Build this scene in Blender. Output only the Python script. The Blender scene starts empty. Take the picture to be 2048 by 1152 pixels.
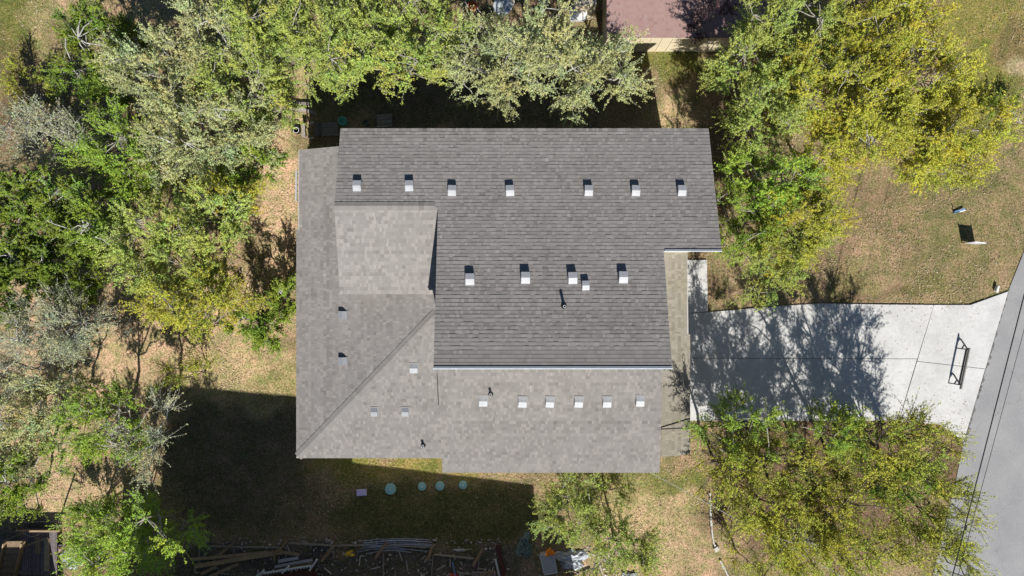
import bpy, math, random
import numpy as np
from mathutils import Vector, Matrix

# ------------------------------------------------------------------ camera, sky, sun, exposure
SC = bpy.context.scene
COL = SC.collection
H, F = 34.0, 1400.0                      # camera height (m), focal length in photo pixels (2048 wide)
cam = bpy.data.cameras.new('camera'); cam.sensor_width = 36; cam.lens = 36 * F / 2048
cam.clip_end = 1000; cam.clip_start = 0.5
camo = bpy.data.objects.new('camera', cam); COL.objects.link(camo); camo.location = (0, 0, H)
SC.camera = camo
SUNV = Vector((0.187, -1.0, 1.0)).normalized()
EL = math.asin(SUNV.z); AZ = math.atan2(SUNV.x, SUNV.y)
W = bpy.data.worlds.new('World'); SC.world = W; W.use_nodes = True
wn = W.node_tree.nodes; bg = wn['Background']
sky = wn.new('ShaderNodeTexSky'); sky.sky_type = 'NISHITA'; sky.sun_disc = False
sky.air_density = 1.0; sky.dust_density = 0.2; sky.ozone_density = 4.0; sky.sun_elevation = EL; sky.sun_rotation = AZ
W.node_tree.links.new(sky.outputs[0], bg.inputs[0]); bg.inputs[1].default_value = 0.05
sl = bpy.data.lights.new('sun', 'SUN'); sl.energy = 5.0; sl.angle = math.radians(0.53); sl.color = (1, 0.965, 0.91)
so = bpy.data.objects.new('sun', sl); COL.objects.link(so)
so.rotation_euler = (-SUNV).to_track_quat('-Z', 'Y').to_euler(); so.location = (0, 0, 60)
SC.view_settings.view_transform = 'Standard'; SC.view_settings.look = 'None'
SC.view_settings.gamma = 1; SC.view_settings.use_curve_mapping = False
SC.view_settings.exposure = 0.36

R = random.Random(7)
NR = np.random.default_rng(11)

# ------------------------------------------------------------------ helpers
def P(px, py, z=0.0):
    k = (H - z) / F
    return Vector(((px - 1024) * k, (576 - py) * k, z))
def onplane(px, py, pl):
    a, bx, by = pl
    ox, oy = px - 1024, 576 - py
    k = (H - a) / (F + bx * ox + by * oy)
    return Vector((ox * k, oy * k, H - F * k))

class MB:
    def __init__(s): s.v = []; s.f = []; s.t = []
    def quad(s, *pts, t=0.5):
        n = len(s.v); s.v += [tuple(p) for p in pts]; s.f.append(tuple(range(n, n + len(pts)))); s.t.append(t)
    def hexa(s, p, t=0.5):           # 8 points: bottom 4 (ccw), top 4 (ccw)
        n = len(s.v); s.v += [tuple(q) for q in p]
        for f in ((3,2,1,0),(4,5,6,7),(0,1,5,4),(1,2,6,5),(2,3,7,6),(3,0,4,7)):
            s.f.append(tuple(n + i for i in f)); s.t.append(t)
    def box(s, c, size, rz=0, t=0.5, M=None):
        x, y, z = (d / 2 for d in size)
        pts = [Vector(q) for q in ((-x,-y,-z),(x,-y,-z),(x,y,-z),(-x,y,-z),(-x,-y,z),(x,-y,z),(x,y,z),(-x,y,z))]
        M = M or Matrix.Rotation(rz, 4, 'Z')
        s.hexa([Vector(c) + M.to_3x3() @ q for q in pts], t)
    def beam(s, a, b, w, h, t=0.5, up=(0, 0, 1)):
        a, b = Vector(a), Vector(b); d = (b - a).normalized(); u = Vector(up)
        if abs(d.dot(u)) > 0.95: u = Vector((0, 1, 0))
        r = d.cross(u).normalized(); u = r.cross(d)
        r *= w / 2; u *= h / 2
        s.hexa([a - r - u, a + r - u, b + r - u, b - r - u, a - r + u, a + r + u, b + r + u, b - r + u], t)
    def tube(s, pts, rad, n=8, cap=True, t=0.5):
        pts = [Vector(p) for p in pts]
        if not hasattr(rad, '__len__'): rad = [rad] * len(pts)
        base = len(s.v)
        for i, p in enumerate(pts):
            d = (pts[min(i + 1, len(pts) - 1)] - pts[max(i - 1, 0)]).normalized()
            u = Vector((0, 0, 1)) if abs(d.z) < 0.9 else Vector((1, 0, 0))
            r = d.cross(u).normalized(); u = r.cross(d)
            for k in range(n):
                a = 2 * math.pi * k / n
                s.v.append(tuple(p + (r * math.cos(a) + u * math.sin(a)) * rad[i]))
        for i in range(len(pts) - 1):
            for k in range(n):
                q = base + i * n
                s.f.append((q + k, q + (k + 1) % n, q + n + (k + 1) % n, q + n + k)); s.t.append(t)
        if cap:
            s.f.append(tuple(base + k for k in range(n))[::-1]); s.t.append(t)
            q = base + (len(pts) - 1) * n
            s.f.append(tuple(q + k for k in range(n))); s.t.append(t)
    def lathe(s, c, prof, n=20, t=0.5, cap=True):
        c = Vector(c); base = len(s.v)
        for r, z in prof:
            for k in range(n):
                a = 2 * math.pi * k / n
                s.v.append((c.x + r * math.cos(a), c.y + r * math.sin(a), c.z + z))
        for i in range(len(prof) - 1):
            for k in range(n):
                q = base + i * n
                s.f.append((q + k, q + (k + 1) % n, q + n + (k + 1) % n, q + n + k)); s.t.append(t)
        if not cap: return
        s.f.append(tuple(base + k for k in range(n))[::-1]); s.t.append(t)
        q = base + (len(prof) - 1) * n
        s.f.append(tuple(q + k for k in range(n))); s.t.append(t)
    def slab(s, poly, z0, z1, t=0.5):      # poly of xy (ccw or cw), vertical prism, z1/z0 floats or functions
        f0 = z0 if callable(z0) else (lambda x, y: z0)
        f1 = z1 if callable(z1) else (lambda x, y: z1)
        ar = sum(poly[i][0] * poly[(i + 1) % len(poly)][1] - poly[(i + 1) % len(poly)][0] * poly[i][1] for i in range(len(poly)))
        if ar < 0: poly = poly[::-1]
        n = len(poly); b = len(s.v)
        s.v += [(x, y, f0(x, y)) for x, y in poly] + [(x, y, f1(x, y)) for x, y in poly]
        s.f.append(tuple(b + i for i in range(n))[::-1]); s.f.append(tuple(b + n + i for i in range(n))); s.t += [t, t]
        for i in range(n):
            j = (i + 1) % n
            s.f.append((b + i, b + j, b + n + j, b + n + i)); s.t.append(t)
    def build(s, name, mat, parent=None, loc=None, smooth=False):
        o0 = WL[parent.name] if parent else Vector(loc if loc is not None else (0, 0, 0))
        me = bpy.data.meshes.new(name)
        me.from_pydata([(x - o0.x, y - o0.y, z - o0.z) for x, y, z in s.v], [], s.f)
        at = me.attributes.new('tone', 'FLOAT', 'FACE'); at.data.foreach_set('value', s.t)
        me.materials.append(mat)
        if smooth: me.polygons.foreach_set('use_smooth', [True] * len(me.polygons))
        return link(name, me, parent, None if parent else o0, o0)

WL = {}
def link(name, data, parent=None, loc=None, world=None):
    o = bpy.data.objects.new(name, data); COL.objects.link(o)
    if parent: o.parent = parent
    if loc is not None: o.location = loc
    WL[o.name] = Vector(world if world is not None else (loc if loc is not None else (0, 0, 0)))
    return o
def tag(o, label=None, cat=None, group=None, kind=None):
    if label: o['label'] = label
    if cat: o['category'] = cat
    if group: o['group'] = group
    if kind: o['kind'] = kind
    return o
def thing(name, loc, label, cat, group=None):
    o = link(name, None, None, Vector(loc)); o.empty_display_size = 0.2
    return tag(o, label, cat, group)

# ------------------------------------------------------------------ materials
def mk(name):
    m = bpy.data.materials.new(name); m.use_nodes = True
    nt = m.node_tree; return m, nt, nt.nodes['Principled BSDF']
def lnk(nt, a, b): nt.links.new(a, b)
def mat(name, c, rough=0.8, var=0.25, scale=6.0, c2=None, metal=0.0, bump=0.0, bscale=60, spec=0.3, tone=0.0):
    m, nt, b = mk(name)
    tc = nt.nodes.new('ShaderNodeTexCoord')
    n = nt.nodes.new('ShaderNodeTexNoise'); n.inputs['Scale'].default_value = scale; n.inputs['Detail'].default_value = 6
    n.inputs['Roughness'].default_value = 0.65
    lnk(nt, tc.outputs['Object'], n.inputs['Vector'])
    r = nt.nodes.new('ShaderNodeValToRGB')
    lo = tuple(x * (1 - var) for x in (c2 or c)); hi = tuple(min(1, x * (1 + var)) for x in c)
    r.color_ramp.elements[0].position = 0.33; r.color_ramp.elements[1].position = 0.67
    r.color_ramp.elements[0].color = (*lo, 1); r.color_ramp.elements[1].color = (*hi, 1)
    lnk(nt, n.outputs['Fac'], r.inputs[0]); out = r.outputs[0]
    if tone:
        a = nt.nodes.new('ShaderNodeAttribute'); a.attribute_name = 'tone'
        mr = nt.nodes.new('ShaderNodeMapRange'); mr.inputs[3].default_value = 1 - tone; mr.inputs[4].default_value = 1 + tone
        lnk(nt, a.outputs['Fac'], mr.inputs[0])
        mx = nt.nodes.new('ShaderNodeVectorMath'); mx.operation = 'SCALE'
        lnk(nt, out, mx.inputs[0]); lnk(nt, mr.outputs[0], mx.inputs['Scale']); out = mx.outputs[0]
    lnk(nt, out, b.inputs['Base Color'])
    b.inputs['Roughness'].default_value = rough; b.inputs['Metallic'].default_value = metal
    b.inputs['Specular IOR Level'].default_value = spec
    if bump:
        n2 = nt.nodes.new('ShaderNodeTexNoise'); n2.inputs['Scale'].default_value = bscale; n2.inputs['Detail'].default_value = 5
        lnk(nt, tc.outputs['Object'], n2.inputs['Vector'])
        bp = nt.nodes.new('ShaderNodeBump'); bp.inputs['Strength'].default_value = bump; bp.inputs['Distance'].default_value = 0.03
        lnk(nt, n2.outputs['Fac'], bp.inputs['Height']); lnk(nt, bp.outputs[0], b.inputs['Normal'])
    return m

def shingle_mat(name, stops, stain, stainc):
    m, nt, b = mk(name)
    tc = nt.nodes.new('ShaderNodeTexCoord')
    a = nt.nodes.new('ShaderNodeAttribute'); a.attribute_name = 'tone'
    g = nt.nodes.new('ShaderNodeTexNoise'); g.inputs['Scale'].default_value = 45; g.inputs['Detail'].default_value = 4
    big = nt.nodes.new('ShaderNodeTexNoise'); big.inputs['Scale'].default_value = 0.8; big.inputs['Detail'].default_value = 4
    lnk(nt, tc.outputs['Object'], g.inputs['Vector']); lnk(nt, tc.outputs['Object'], big.inputs['Vector'])
    ad = nt.nodes.new('ShaderNodeMath'); ad.operation = 'MULTIPLY_ADD'
    ad.inputs[1].default_value = 0.5; lnk(nt, g.outputs['Fac'], ad.inputs[0])
    sb = nt.nodes.new('ShaderNodeMath'); sb.operation = 'SUBTRACT'; sb.inputs[1].default_value = 0.25
    lnk(nt, a.outputs['Fac'], sb.inputs[0]); lnk(nt, sb.outputs[0], ad.inputs[2])
    r = nt.nodes.new('ShaderNodeValToRGB')
    el = r.color_ramp.elements
    while len(el) < len(stops): el.new(0.5)
    for e, (p, c) in zip(el, stops): e.position = p; e.color = (*c, 1)
    lnk(nt, ad.outputs[0], r.inputs[0])
    mr = nt.nodes.new('ShaderNodeMapRange'); mr.inputs[1].default_value = 0.42; mr.inputs[2].default_value = 0.7; mr.inputs[4].default_value = stain
    lnk(nt, big.outputs['Fac'], mr.inputs[0])
    mx = nt.nodes.new('ShaderNodeMix'); mx.data_type = 'RGBA'; mx.blend_type = 'MULTIPLY'
    lnk(nt, mr.outputs[0], mx.inputs['Factor']); lnk(nt, r.outputs[0], mx.inputs['A']); mx.inputs['B'].default_value = (*stainc, 1)
    lnk(nt, mx.outputs['Result'], b.inputs['Base Color'])
    b.inputs['Roughness'].default_value = 0.95; b.inputs['Specular IOR Level'].default_value = 0.15
    b.inputs['Diffuse Roughness'].default_value = 0.3
    return m

def leaf_mat(name, attr='tint', trans=0.3):
    m = bpy.data.materials.new(name); m.use_nodes = True
    nt = m.node_tree; nt.nodes.remove(nt.nodes['Principled BSDF'])
    a = nt.nodes.new('ShaderNodeAttribute'); a.attribute_name = attr
    d = nt.nodes.new('ShaderNodeBsdfDiffuse'); t = nt.nodes.new('ShaderNodeBsdfTranslucent')
    mx = nt.nodes.new('ShaderNodeMixShader'); mx.inputs[0].default_value = trans
    lnk(nt, a.outputs['Color'], d.inputs[0]); lnk(nt, a.outputs['Color'], t.inputs[0])
    lnk(nt, d.outputs[0], mx.inputs[1]); lnk(nt, t.outputs[0], mx.inputs[2])
    lnk(nt, mx.outputs[0], nt.nodes['Material Output'].inputs[0])
    return m

M = {}
ST = [(p, tuple(x * 1.22 for x in c)) for p, c in ((0.0, (.115,.109,.104)), (0.3, (.166,.154,.145)), (0.5, (.203,.190,.179)), (0.68, (.226,.212,.200)), (0.86, (.240,.218,.206)), (1.0, (.29,.281,.270)))]
M['shingle'] = shingle_mat('asphalt_shingle', ST, 0.35, (.74,.73,.72))
STE = [(p, (c[0]*1.16, c[1]*1.14, c[2]*1.0)) for p, c in ST]
M['shingle_pale'] = shingle_mat('pale_shingle', [(p, tuple(x*1.13 for x in c)) for p, c in ST], .25, (.85,.84,.82))
M['shingle_porch'] = shingle_mat('lichen_shingle', STE, 0.6, (.90,.89,.76))
M['felt'] = mat('roof_felt', (.07,.065,.06), 0.95)
M['cap'] = shingle_mat('cap_shingle', [(p, tuple(x*1.0 for x in c)) for p, c in ST], 0.3, (.8,.8,.78))
M['flash'] = mat('white_flashing', (.62,.66,.70), 0.5, 0.12, 5)
M['drip'] = mat('drip_edge_metal', (.20,.22,.245), 0.6, 0.1)
M['trim'] = mat('fascia_paint', (.42,.40,.37), 0.6, 0.08)
M['wall'] = mat('wall_siding', (.52,.47,.39), 0.8, 0.06, 2)
M['galv'] = mat('galvanised_metal', (.62,.64,.66), 0.45, 0.12, 14, metal=0.0, spec=0.5)
M['galvd'] = mat('weathered_metal', (.42,.43,.45), 0.5, 0.2, 20, spec=0.5)
M['pipe'] = mat('black_pipe', (.02,.02,.022), 0.5, 0.2)
M['glass'] = mat('window_glass', (.03,.04,.05), 0.05, 0.1, spec=0.6)
M['white'] = mat('white_paint', (.78,.78,.76), 0.5, 0.05)
M['bark'] = mat('bark', (.20,.165,.13), 0.95, 0.4, 14, c2=(.10,.08,.065), bump=0.5, bscale=30)
M['twig'] = mat('twig_bark', (.36,.34,.29), 0.95, 0.3, 10, c2=(.20,.18,.15))
M['twigdark'] = mat('dark_twig_bark', (.16,.13,.10), 0.95, 0.3, 10, c2=(.08,.065,.05))
M['twigpale'] = mat('pale_twig_bark', (.50,.49,.44), 0.95, 0.25, 10, c2=(.30,.29,.26))
M['leaf'] = leaf_mat('leaf', trans=0.25)
M['needle'] = leaf_mat('cedar_leaf', trans=0.15)
M['litter'] = leaf_mat('dry_leaf', trans=0.05)
M['lumber'] = mat('lumber', (.34,.25,.15), 0.85, 0.25, 9, tone=0.25)
M['lumberold'] = mat('weathered_board', (.30,.26,.23), 0.9, 0.2, 9, tone=0.25)
M['deckold'] = mat('old_deck_board', (.17,.145,.15), 0.9, 0.2, 9, tone=0.25)
M['lumberred'] = mat('red_brown_stake', (.23,.165,.105), 0.9, 0.3, 9)
M['black'] = mat('black_rubber', (.015,.015,.016), 0.7, 0.2)
M['barrier'] = mat('weathered_barrier', (.23,.22,.205), 0.7, 0.25, 12)
M['steel'] = mat('dark_steel', (.12,.115,.11), 0.55, 0.25, 20, spec=0.5)
M['rebar'] = mat('grey_conduit', (.34,.38,.44), 0.5, 0.15, 9)
M['string'] = mat('form_board', (.30,.27,.23), 0.9, 0.2, 9)
M['teal'] = mat('teal_plastic', (.14,.46,.42), 0.45, 0.12, 9)
M['lid'] = mat('green_lid_plastic', (.26,.52,.52), 0.4, 0.12, 12)
M['lidring'] = mat('green_lid_rib', (.34,.60,.60), 0.4, 0.1, 12)
M['lilac'] = mat('lilac_plastic', (.62,.56,.86), 0.5, 0.06, 8)
M['blue'] = mat('blue_paint', (.16,.30,.55), 0.45, 0.1)
M['pink'] = mat('pink_plastic', (.75,.45,.52), 0.4, 0.06)
M['red'] = mat('red_plastic', (.55,.04,.03), 0.45, 0.15)
M['maroon'] = mat('dark_red_sheet', (.085,.03,.025), 0.6, 0.3, 5)
M['orange'] = mat('orange_plastic', (.85,.25,.02), 0.5, 0.1)
M['yellow'] = mat('yellow_plastic', (.75,.50,.05), 0.5, 0.1)
M['tarp'] = mat('grey_green_net', (.14,.19,.18), 0.8, 0.2, 10)
M['plastic'] = mat('clear_sheeting', (.42,.45,.48), 0.35, 0.35, 8, spec=0.6)
M['stone'] = mat('stone', (.42,.39,.35), 0.9, 0.3, 10, tone=0.4)
M['cream'] = mat('cream_siding', (.60,.52,.37), 0.8, 0.05, 3)
M['terra'] = mat('terracotta', (.36,.14,.07), 0.8, 0.2)
M['rust'] = mat('rust_cushion', (.34,.08,.03), 0.8, 0.25, 12)
M['pale_stone'] = mat('pale_limestone', (.52,.50,.45), 0.9, 0.18, 18, bump=0.4)
M['sheetrock'] = mat('pale_board', (.46,.45,.48), 0.8, 0.1)
M['wire'] = mat('black_cable', (.02,.02,.02), 0.5, 0.1)
M['wirew'] = mat('pale_cable', (.5,.5,.48), 0.5, 0.1)

# concrete
def concrete():
    m, nt, b = mk('driveway_concrete')
    tc = nt.nodes.new('ShaderNodeTexCoord')
    n1 = nt.nodes.new('ShaderNodeTexNoise'); n1.inputs['Scale'].default_value = 0.55; n1.inputs['Detail'].default_value = 8; n1.inputs['Roughness'].default_value = .62
    n2 = nt.nodes.new('ShaderNodeTexNoise'); n2.inputs['Scale'].default_value = 9; n2.inputs['Detail'].default_value = 6; n2.inputs['Roughness'].default_value = .7
    for n in (n1, n2): lnk(nt, tc.outputs['Object'], n.inputs['Vector'])
    r = nt.nodes.new('ShaderNodeValToRGB'); r.color_ramp.elements[0].position = .35; r.color_ramp.elements[1].position = .65
    r.color_ramp.elements[0].color = (.505,.50,.485,1); r.color_ramp.elements[1].color = (.62,.615,.60,1)
    lnk(nt, n1.outputs['Fac'], r.inputs[0])
    r2 = nt.nodes.new('ShaderNodeValToRGB'); r2.color_ramp.elements[0].position = .3; r2.color_ramp.elements[1].position = .6
    r2.color_ramp.elements[0].color = (.84,.84,.83,1); r2.color_ramp.elements[1].color = (1,1,1,1)
    lnk(nt, n2.outputs['Fac'], r2.inputs[0])
    mx = nt.nodes.new('ShaderNodeMix'); mx.data_type = 'RGBA'; mx.blend_type = 'MULTIPLY'; mx.inputs['Factor'].default_value = 1
    lnk(nt, r.outputs[0], mx.inputs['A']); lnk(nt, r2.outputs[0], mx.inputs['B'])
    lnk(nt, mx.outputs['Result'], b.inputs['Base Color']); b.inputs['Roughness'].default_value = .9
    b.inputs['Specular IOR Level'].default_value = .2
    return m
M['concrete'] = concrete()
def asphalt():
    m, nt, b = mk('road_asphalt')
    tc = nt.nodes.new('ShaderNodeTexCoord')
    n1 = nt.nodes.new('ShaderNodeTexNoise'); n1.inputs['Scale'].default_value = 0.6; n1.inputs['Detail'].default_value = 7
    n2 = nt.nodes.new('ShaderNodeTexNoise'); n2.inputs['Scale'].default_value = 22; n2.inputs['Detail'].default_value = 6; n2.inputs['Roughness'].default_value = .75
    nw = nt.nodes.new('ShaderNodeTexNoise'); nw.inputs['Scale'].default_value = 1.3; nw.inputs['Detail'].default_value = 4
    for n in (n1, n2, nw): lnk(nt, tc.outputs['Object'], n.inputs['Vector'])
    wv = nt.nodes.new('ShaderNodeVectorMath'); wv.operation = 'MULTIPLY_ADD'; wv.inputs[1].default_value = (1.1,1.1,0)
    lnk(nt, nw.outputs['Color'], wv.inputs[0]); lnk(nt, tc.outputs['Object'], wv.inputs[2])
    vo = nt.nodes.new('ShaderNodeTexVoronoi'); vo.feature = 'DISTANCE_TO_EDGE'; vo.inputs['Scale'].default_value = .22
    lnk(nt, wv.outputs[0], vo.inputs['Vector'])
    cr = nt.nodes.new('ShaderNodeMapRange'); cr.inputs[1].default_value = 0.0; cr.inputs[2].default_value = .006
    cr.inputs[3].default_value = .84; cr.inputs[4].default_value = 1
    lnk(nt, vo.outputs['Distance'], cr.inputs[0])
    r = nt.nodes.new('ShaderNodeValToRGB'); r.color_ramp.elements[0].position = .3; r.color_ramp.elements[1].position = .7
    r.color_ramp.elements[0].color = (.27,.27,.275,1); r.color_ramp.elements[1].color = (.335,.335,.335,1)
    lnk(nt, n1.outputs['Fac'], r.inputs[0])
    r2 = nt.nodes.new('ShaderNodeValToRGB'); r2.color_ramp.elements[0].position = .25; r2.color_ramp.elements[1].position = .75
    r2.color_ramp.elements[0].color = (.72,.72,.72,1); r2.color_ramp.elements[1].color = (1.15,1.15,1.15,1)
    lnk(nt, n2.outputs['Fac'], r2.inputs[0])
    mx = nt.nodes.new('ShaderNodeMix'); mx.data_type = 'RGBA'; mx.blend_type = 'MULTIPLY'; mx.inputs['Factor'].default_value = 1
    lnk(nt, r.outputs[0], mx.inputs['A']); lnk(nt, r2.outputs[0], mx.inputs['B'])
    sc = nt.nodes.new('ShaderNodeVectorMath'); sc.operation = 'SCALE'
    lnk(nt, mx.outputs['Result'], sc.inputs[0]); lnk(nt, cr.outputs[0], sc.inputs['Scale'])
    lnk(nt, sc.outputs[0], b.inputs['Base Color']); b.inputs['Roughness'].default_value = .92
    b.inputs['Specular IOR Level'].default_value = .2
    return m
M['asphalt'] = asphalt()
M['kerbdark'] = mat('broken_asphalt_edge', (.15,.145,.14), .95, .5, 8, c2=(.07,.07,.068), bump=.6, bscale=20)
def ground_mat():
    m, nt, b = mk('lawn_and_soil')
    tc = nt.nodes.new('ShaderNodeTexCoord')
    a = nt.nodes.new('ShaderNodeAttribute'); a.attribute_name = 'tint'
    def noise(s, d=6, r=.65):
        n = nt.nodes.new('ShaderNodeTexNoise'); n.inputs['Scale'].default_value = s; n.inputs['Detail'].default_value = d; n.inputs['Roughness'].default_value = r
        lnk(nt, tc.outputs['Object'], n.inputs['Vector']); return n
    n1, n2, n3 = noise(13.0, 5, .75), noise(.75, 7), noise(1.9, 7)
    r1 = nt.nodes.new('ShaderNodeValToRGB'); e = r1.color_ramp.elements
    e[0].position = .36; e[0].color = (.46,.45,.42,1); e[1].position = .66; e[1].color = (1.52,1.52,1.50,1)
    lnk(nt, n1.outputs['Fac'], r1.inputs[0])
    r2 = nt.nodes.new('ShaderNodeValToRGB'); e = r2.color_ramp.elements
    e[0].position = .35; e[0].color = (.76,.82,.72,1); e[1].position = .65; e[1].color = (1.26,1.17,1.16,1)
    lnk(nt, n2.outputs['Fac'], r2.inputs[0])
    r3 = nt.nodes.new('ShaderNodeValToRGB'); e = r3.color_ramp.elements
    e[0].position = .38; e[0].color = (.80,.92,.68,1); e[1].position = .58; e[1].color = (1.14,1.04,1.03,1)
    lnk(nt, n3.outputs['Fac'], r3.inputs[0])
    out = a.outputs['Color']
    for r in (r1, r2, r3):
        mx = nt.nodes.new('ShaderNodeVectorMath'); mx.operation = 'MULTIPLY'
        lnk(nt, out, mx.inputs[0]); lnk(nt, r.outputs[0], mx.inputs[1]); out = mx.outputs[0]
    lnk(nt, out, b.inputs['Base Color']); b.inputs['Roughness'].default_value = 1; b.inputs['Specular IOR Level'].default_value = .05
    bp = nt.nodes.new('ShaderNodeBump'); bp.inputs['Strength'].default_value = .7; bp.inputs['Distance'].default_value = .06
    lnk(nt, n1.outputs['Fac'], bp.inputs['Height']); lnk(nt, bp.outputs[0], b.inputs['Normal'])
    return m
M['ground'] = ground_mat()

# ------------------------------------------------------------------ ground
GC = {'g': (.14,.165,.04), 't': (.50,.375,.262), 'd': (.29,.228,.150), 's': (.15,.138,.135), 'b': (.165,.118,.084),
      'y': (.24,.225,.065), 'p': (.50,.40,.29), 'k': (.125,.11,.085), 'j': (.085,.10,.045), 'o': (.205,.18,.10), 'h': (.44,.355,.225)}  # k, j: earth and lawn tones darkened to carry yard shade
ZONES = [  # px, py, rx, ry, kind, strength
 (1750,430,260,160,'d',1), (1700,400,90,50,'b',.4), (1640,520,90,70,'b',.4), (1880,470,110,130,'o',.55), (1790,450,9,110,'b',.35), (1815,440,8,90,'b',.3), (1690,560,60,30,'g',.3), (1760,590,120,14,'b',.6), (1950,560,60,40,'o',.5), (1860,580,60,18,'g',.3), (1960,400,120,160,'o',.5),
 (1985,70,120,120,'y',.8), (1960,190,80,110,'g',.55), (2035,90,35,60,'b',.6), (2035,135,30,25,'p',.8), (1900,360,120,50,'o',.6), (1880,330,60,50,'g',.5),
 (1350,130,90,30,'g',.8), (1370,150,45,18,'b',.5), (1360,215,60,50,'h',.9), (1390,560,70,60,'b',.6),
 (1450,240,90,60,'b',.7), (1440,330,60,120,'b',.8), (1560,800,220,60,'b',.6), (1180,985,100,45,'y',.5), (1890,930,60,70,'b',1), (1640,970,240,170,'b',1),
 (1290,1040,110,130,'h',.7), (1370,1110,80,60,'t',.55), (1200,960,110,40,'g',.5), (1350,960,60,30,'g',.7),
 (780,935,200,30,'y',.75), (700,925,40,18,'g',.6), (480,930,170,160,'k',.75), (900,1030,280,70,'j',.85),  # k and j paint the unfinished house's shadow deeper over the side yard
 (500,760,130,70,'h',.9), (560,770,70,30,'g',.35), (420,720,90,70,'h',.8), (560,430,55,140,'t',1), (565,320,40,70,'t',.8), (600,210,45,40,'t',.9), (590,240,30,40,'h',.6),
 (640,120,80,60,'g',.6), (700,180,120,60,'g',.5), (600,130,60,70,'h',.8), (470,620,140,80,'t',.75), (350,620,60,120,'t',.8), (250,560,60,130,'t',.9), (270,700,80,90,'t',.6),
 (220,720,70,130,'t',.8), (290,860,50,100,'h',.8), (110,990,70,60,'t',1), (180,990,70,50,'t',.8), (240,970,60,50,'h',.6),
 (40,60,70,90,'g',.8), (20,160,50,100,'b',.6), (110,60,60,100,'h',.7), (130,110,60,120,'o',.7), (60,230,90,60,'b',.5), (330,30,80,60,'h',.7), (330,90,60,40,'b',.5),
 (20,290,40,80,'b',.6), (60,600,90,120,'t',.6), (60,780,120,120,'t',.7), (90,880,90,80,'t',.8),
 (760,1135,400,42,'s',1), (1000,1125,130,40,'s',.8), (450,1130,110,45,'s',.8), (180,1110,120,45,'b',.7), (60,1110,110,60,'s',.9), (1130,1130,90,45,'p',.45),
 (1000,190,340,85,'k',.7), (760,200,150,50,'k',.5), (1010,40,120,50,'b',.6)]  # k patches put extra shade into the ground colour behind the house
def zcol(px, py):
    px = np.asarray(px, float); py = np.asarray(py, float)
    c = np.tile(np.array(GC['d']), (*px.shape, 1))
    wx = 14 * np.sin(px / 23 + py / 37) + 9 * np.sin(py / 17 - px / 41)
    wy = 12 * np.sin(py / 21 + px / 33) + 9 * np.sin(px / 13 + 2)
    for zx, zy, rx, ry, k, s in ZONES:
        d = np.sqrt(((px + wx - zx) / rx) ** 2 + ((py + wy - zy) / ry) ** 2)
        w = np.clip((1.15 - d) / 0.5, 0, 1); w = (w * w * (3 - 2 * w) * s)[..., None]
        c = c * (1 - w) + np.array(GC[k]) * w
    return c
def set_tint(me, cols, domain):
    at = me.attributes.new('tint', 'FLOAT_COLOR', domain)
    a = np.ones((len(cols), 4), np.float32); a[:, :3] = cols
    at.data.foreach_set('color', a.ravel())
def raw_mesh(name, verts, k, material, tint=None, domain='FACE'):   # faces are consecutive runs of k vertices
    n = len(verts) // k
    me = bpy.data.meshes.new(name)
    me.vertices.add(len(verts)); me.vertices.foreach_set('co', np.asarray(verts, np.float32).ravel())
    me.loops.add(n * k); me.loops.foreach_set('vertex_index', np.arange(n * k, dtype=np.int32))
    me.polygons.add(n); me.polygons.foreach_set('loop_start', np.arange(0, n * k, k, dtype=np.int32))
    me.polygons.foreach_set('loop_total', np.full(n, k, np.int32))
    me.update(calc_edges=True)
    if tint is not None: set_tint(me, tint, domain)
    me.materials.append(material)
    return me
def gheight(x, y): return -0.02 + 0.012 * np.sin(x * 1.7 + 1) * np.sin(y * 1.3)
def grid_ground():
    out = np.cumsum(0.3 * 1.25 ** np.arange(26))
    xs = np.concatenate([-29 - out[::-1], np.arange(-29, 29.01, .2), 29 + out])
    ys = np.concatenate([-18 - out[::-1], np.arange(-18, 18.01, .2), 18 + out])
    X, Y = np.meshgrid(xs, ys)
    V = np.stack([X, Y, gheight(X, Y)], -1).reshape(-1, 3)
    nx, ny = len(xs), len(ys)
    i = (np.arange(ny - 1)[:, None] * nx + np.arange(nx - 1)[None]).ravel()
    q = np.stack([i, i + 1, i + nx + 1, i + nx], 1)
    me = bpy.data.meshes.new('ground')
    me.from_pydata(V.tolist(), [], q.tolist())
    s = F / H
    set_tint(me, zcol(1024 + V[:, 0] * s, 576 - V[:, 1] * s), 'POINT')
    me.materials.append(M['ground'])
    o = link('ground', me); tag(o, 'dry lawn and bare soil between the houses, strewn with leaf litter', None, None, 'structure')
grid_ground()

# driveway, walkway, road -----------------------------------------------------
DRIVE = [(1380,628),(1415,624),(1560,612),(1640,607),(1760,609),(1940,610),(2015,583),(1926,882),(1878,848),(1800,841),(1380,841)]
def gp(l): return [tuple(P(*p).xy) for p in l]
drv = tag(link('driveway', None, None, Vector(P(1700, 720))), 'pale concrete driveway running from the house to the road', None, None, 'structure')
panels = [[(1340,628),(1415,624.5),(1560,612),(1640,607),(1760,609),(1866.4,610),(1833.3,717),(1340,715.5)],
          [(1340,716.5),(1832.5,718),(1796,841),(1340,841)],
          [(1867,610),(1940,610),(2015,583),(1969,737),(1833.5,722)],
          [(1833,723),(1968.6,738),(1926,882),(1878,848),(1797.4,842)]]
for p in panels:
    b = MB(); b.slab(gp(p), -.05, .055); b.build('concrete_slab', M['concrete'], drv)
wk = MB(); wk.slab(gp([(1345,520),(1413,520),(1415,623.2),(1345,627.2)]), -.05, .065)
tag(wk.build('walkway', M['concrete'], None, P(1395,570)), 'short white concrete walkway beside the porch roof', None, None, 'structure')
rd = MB()
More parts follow.
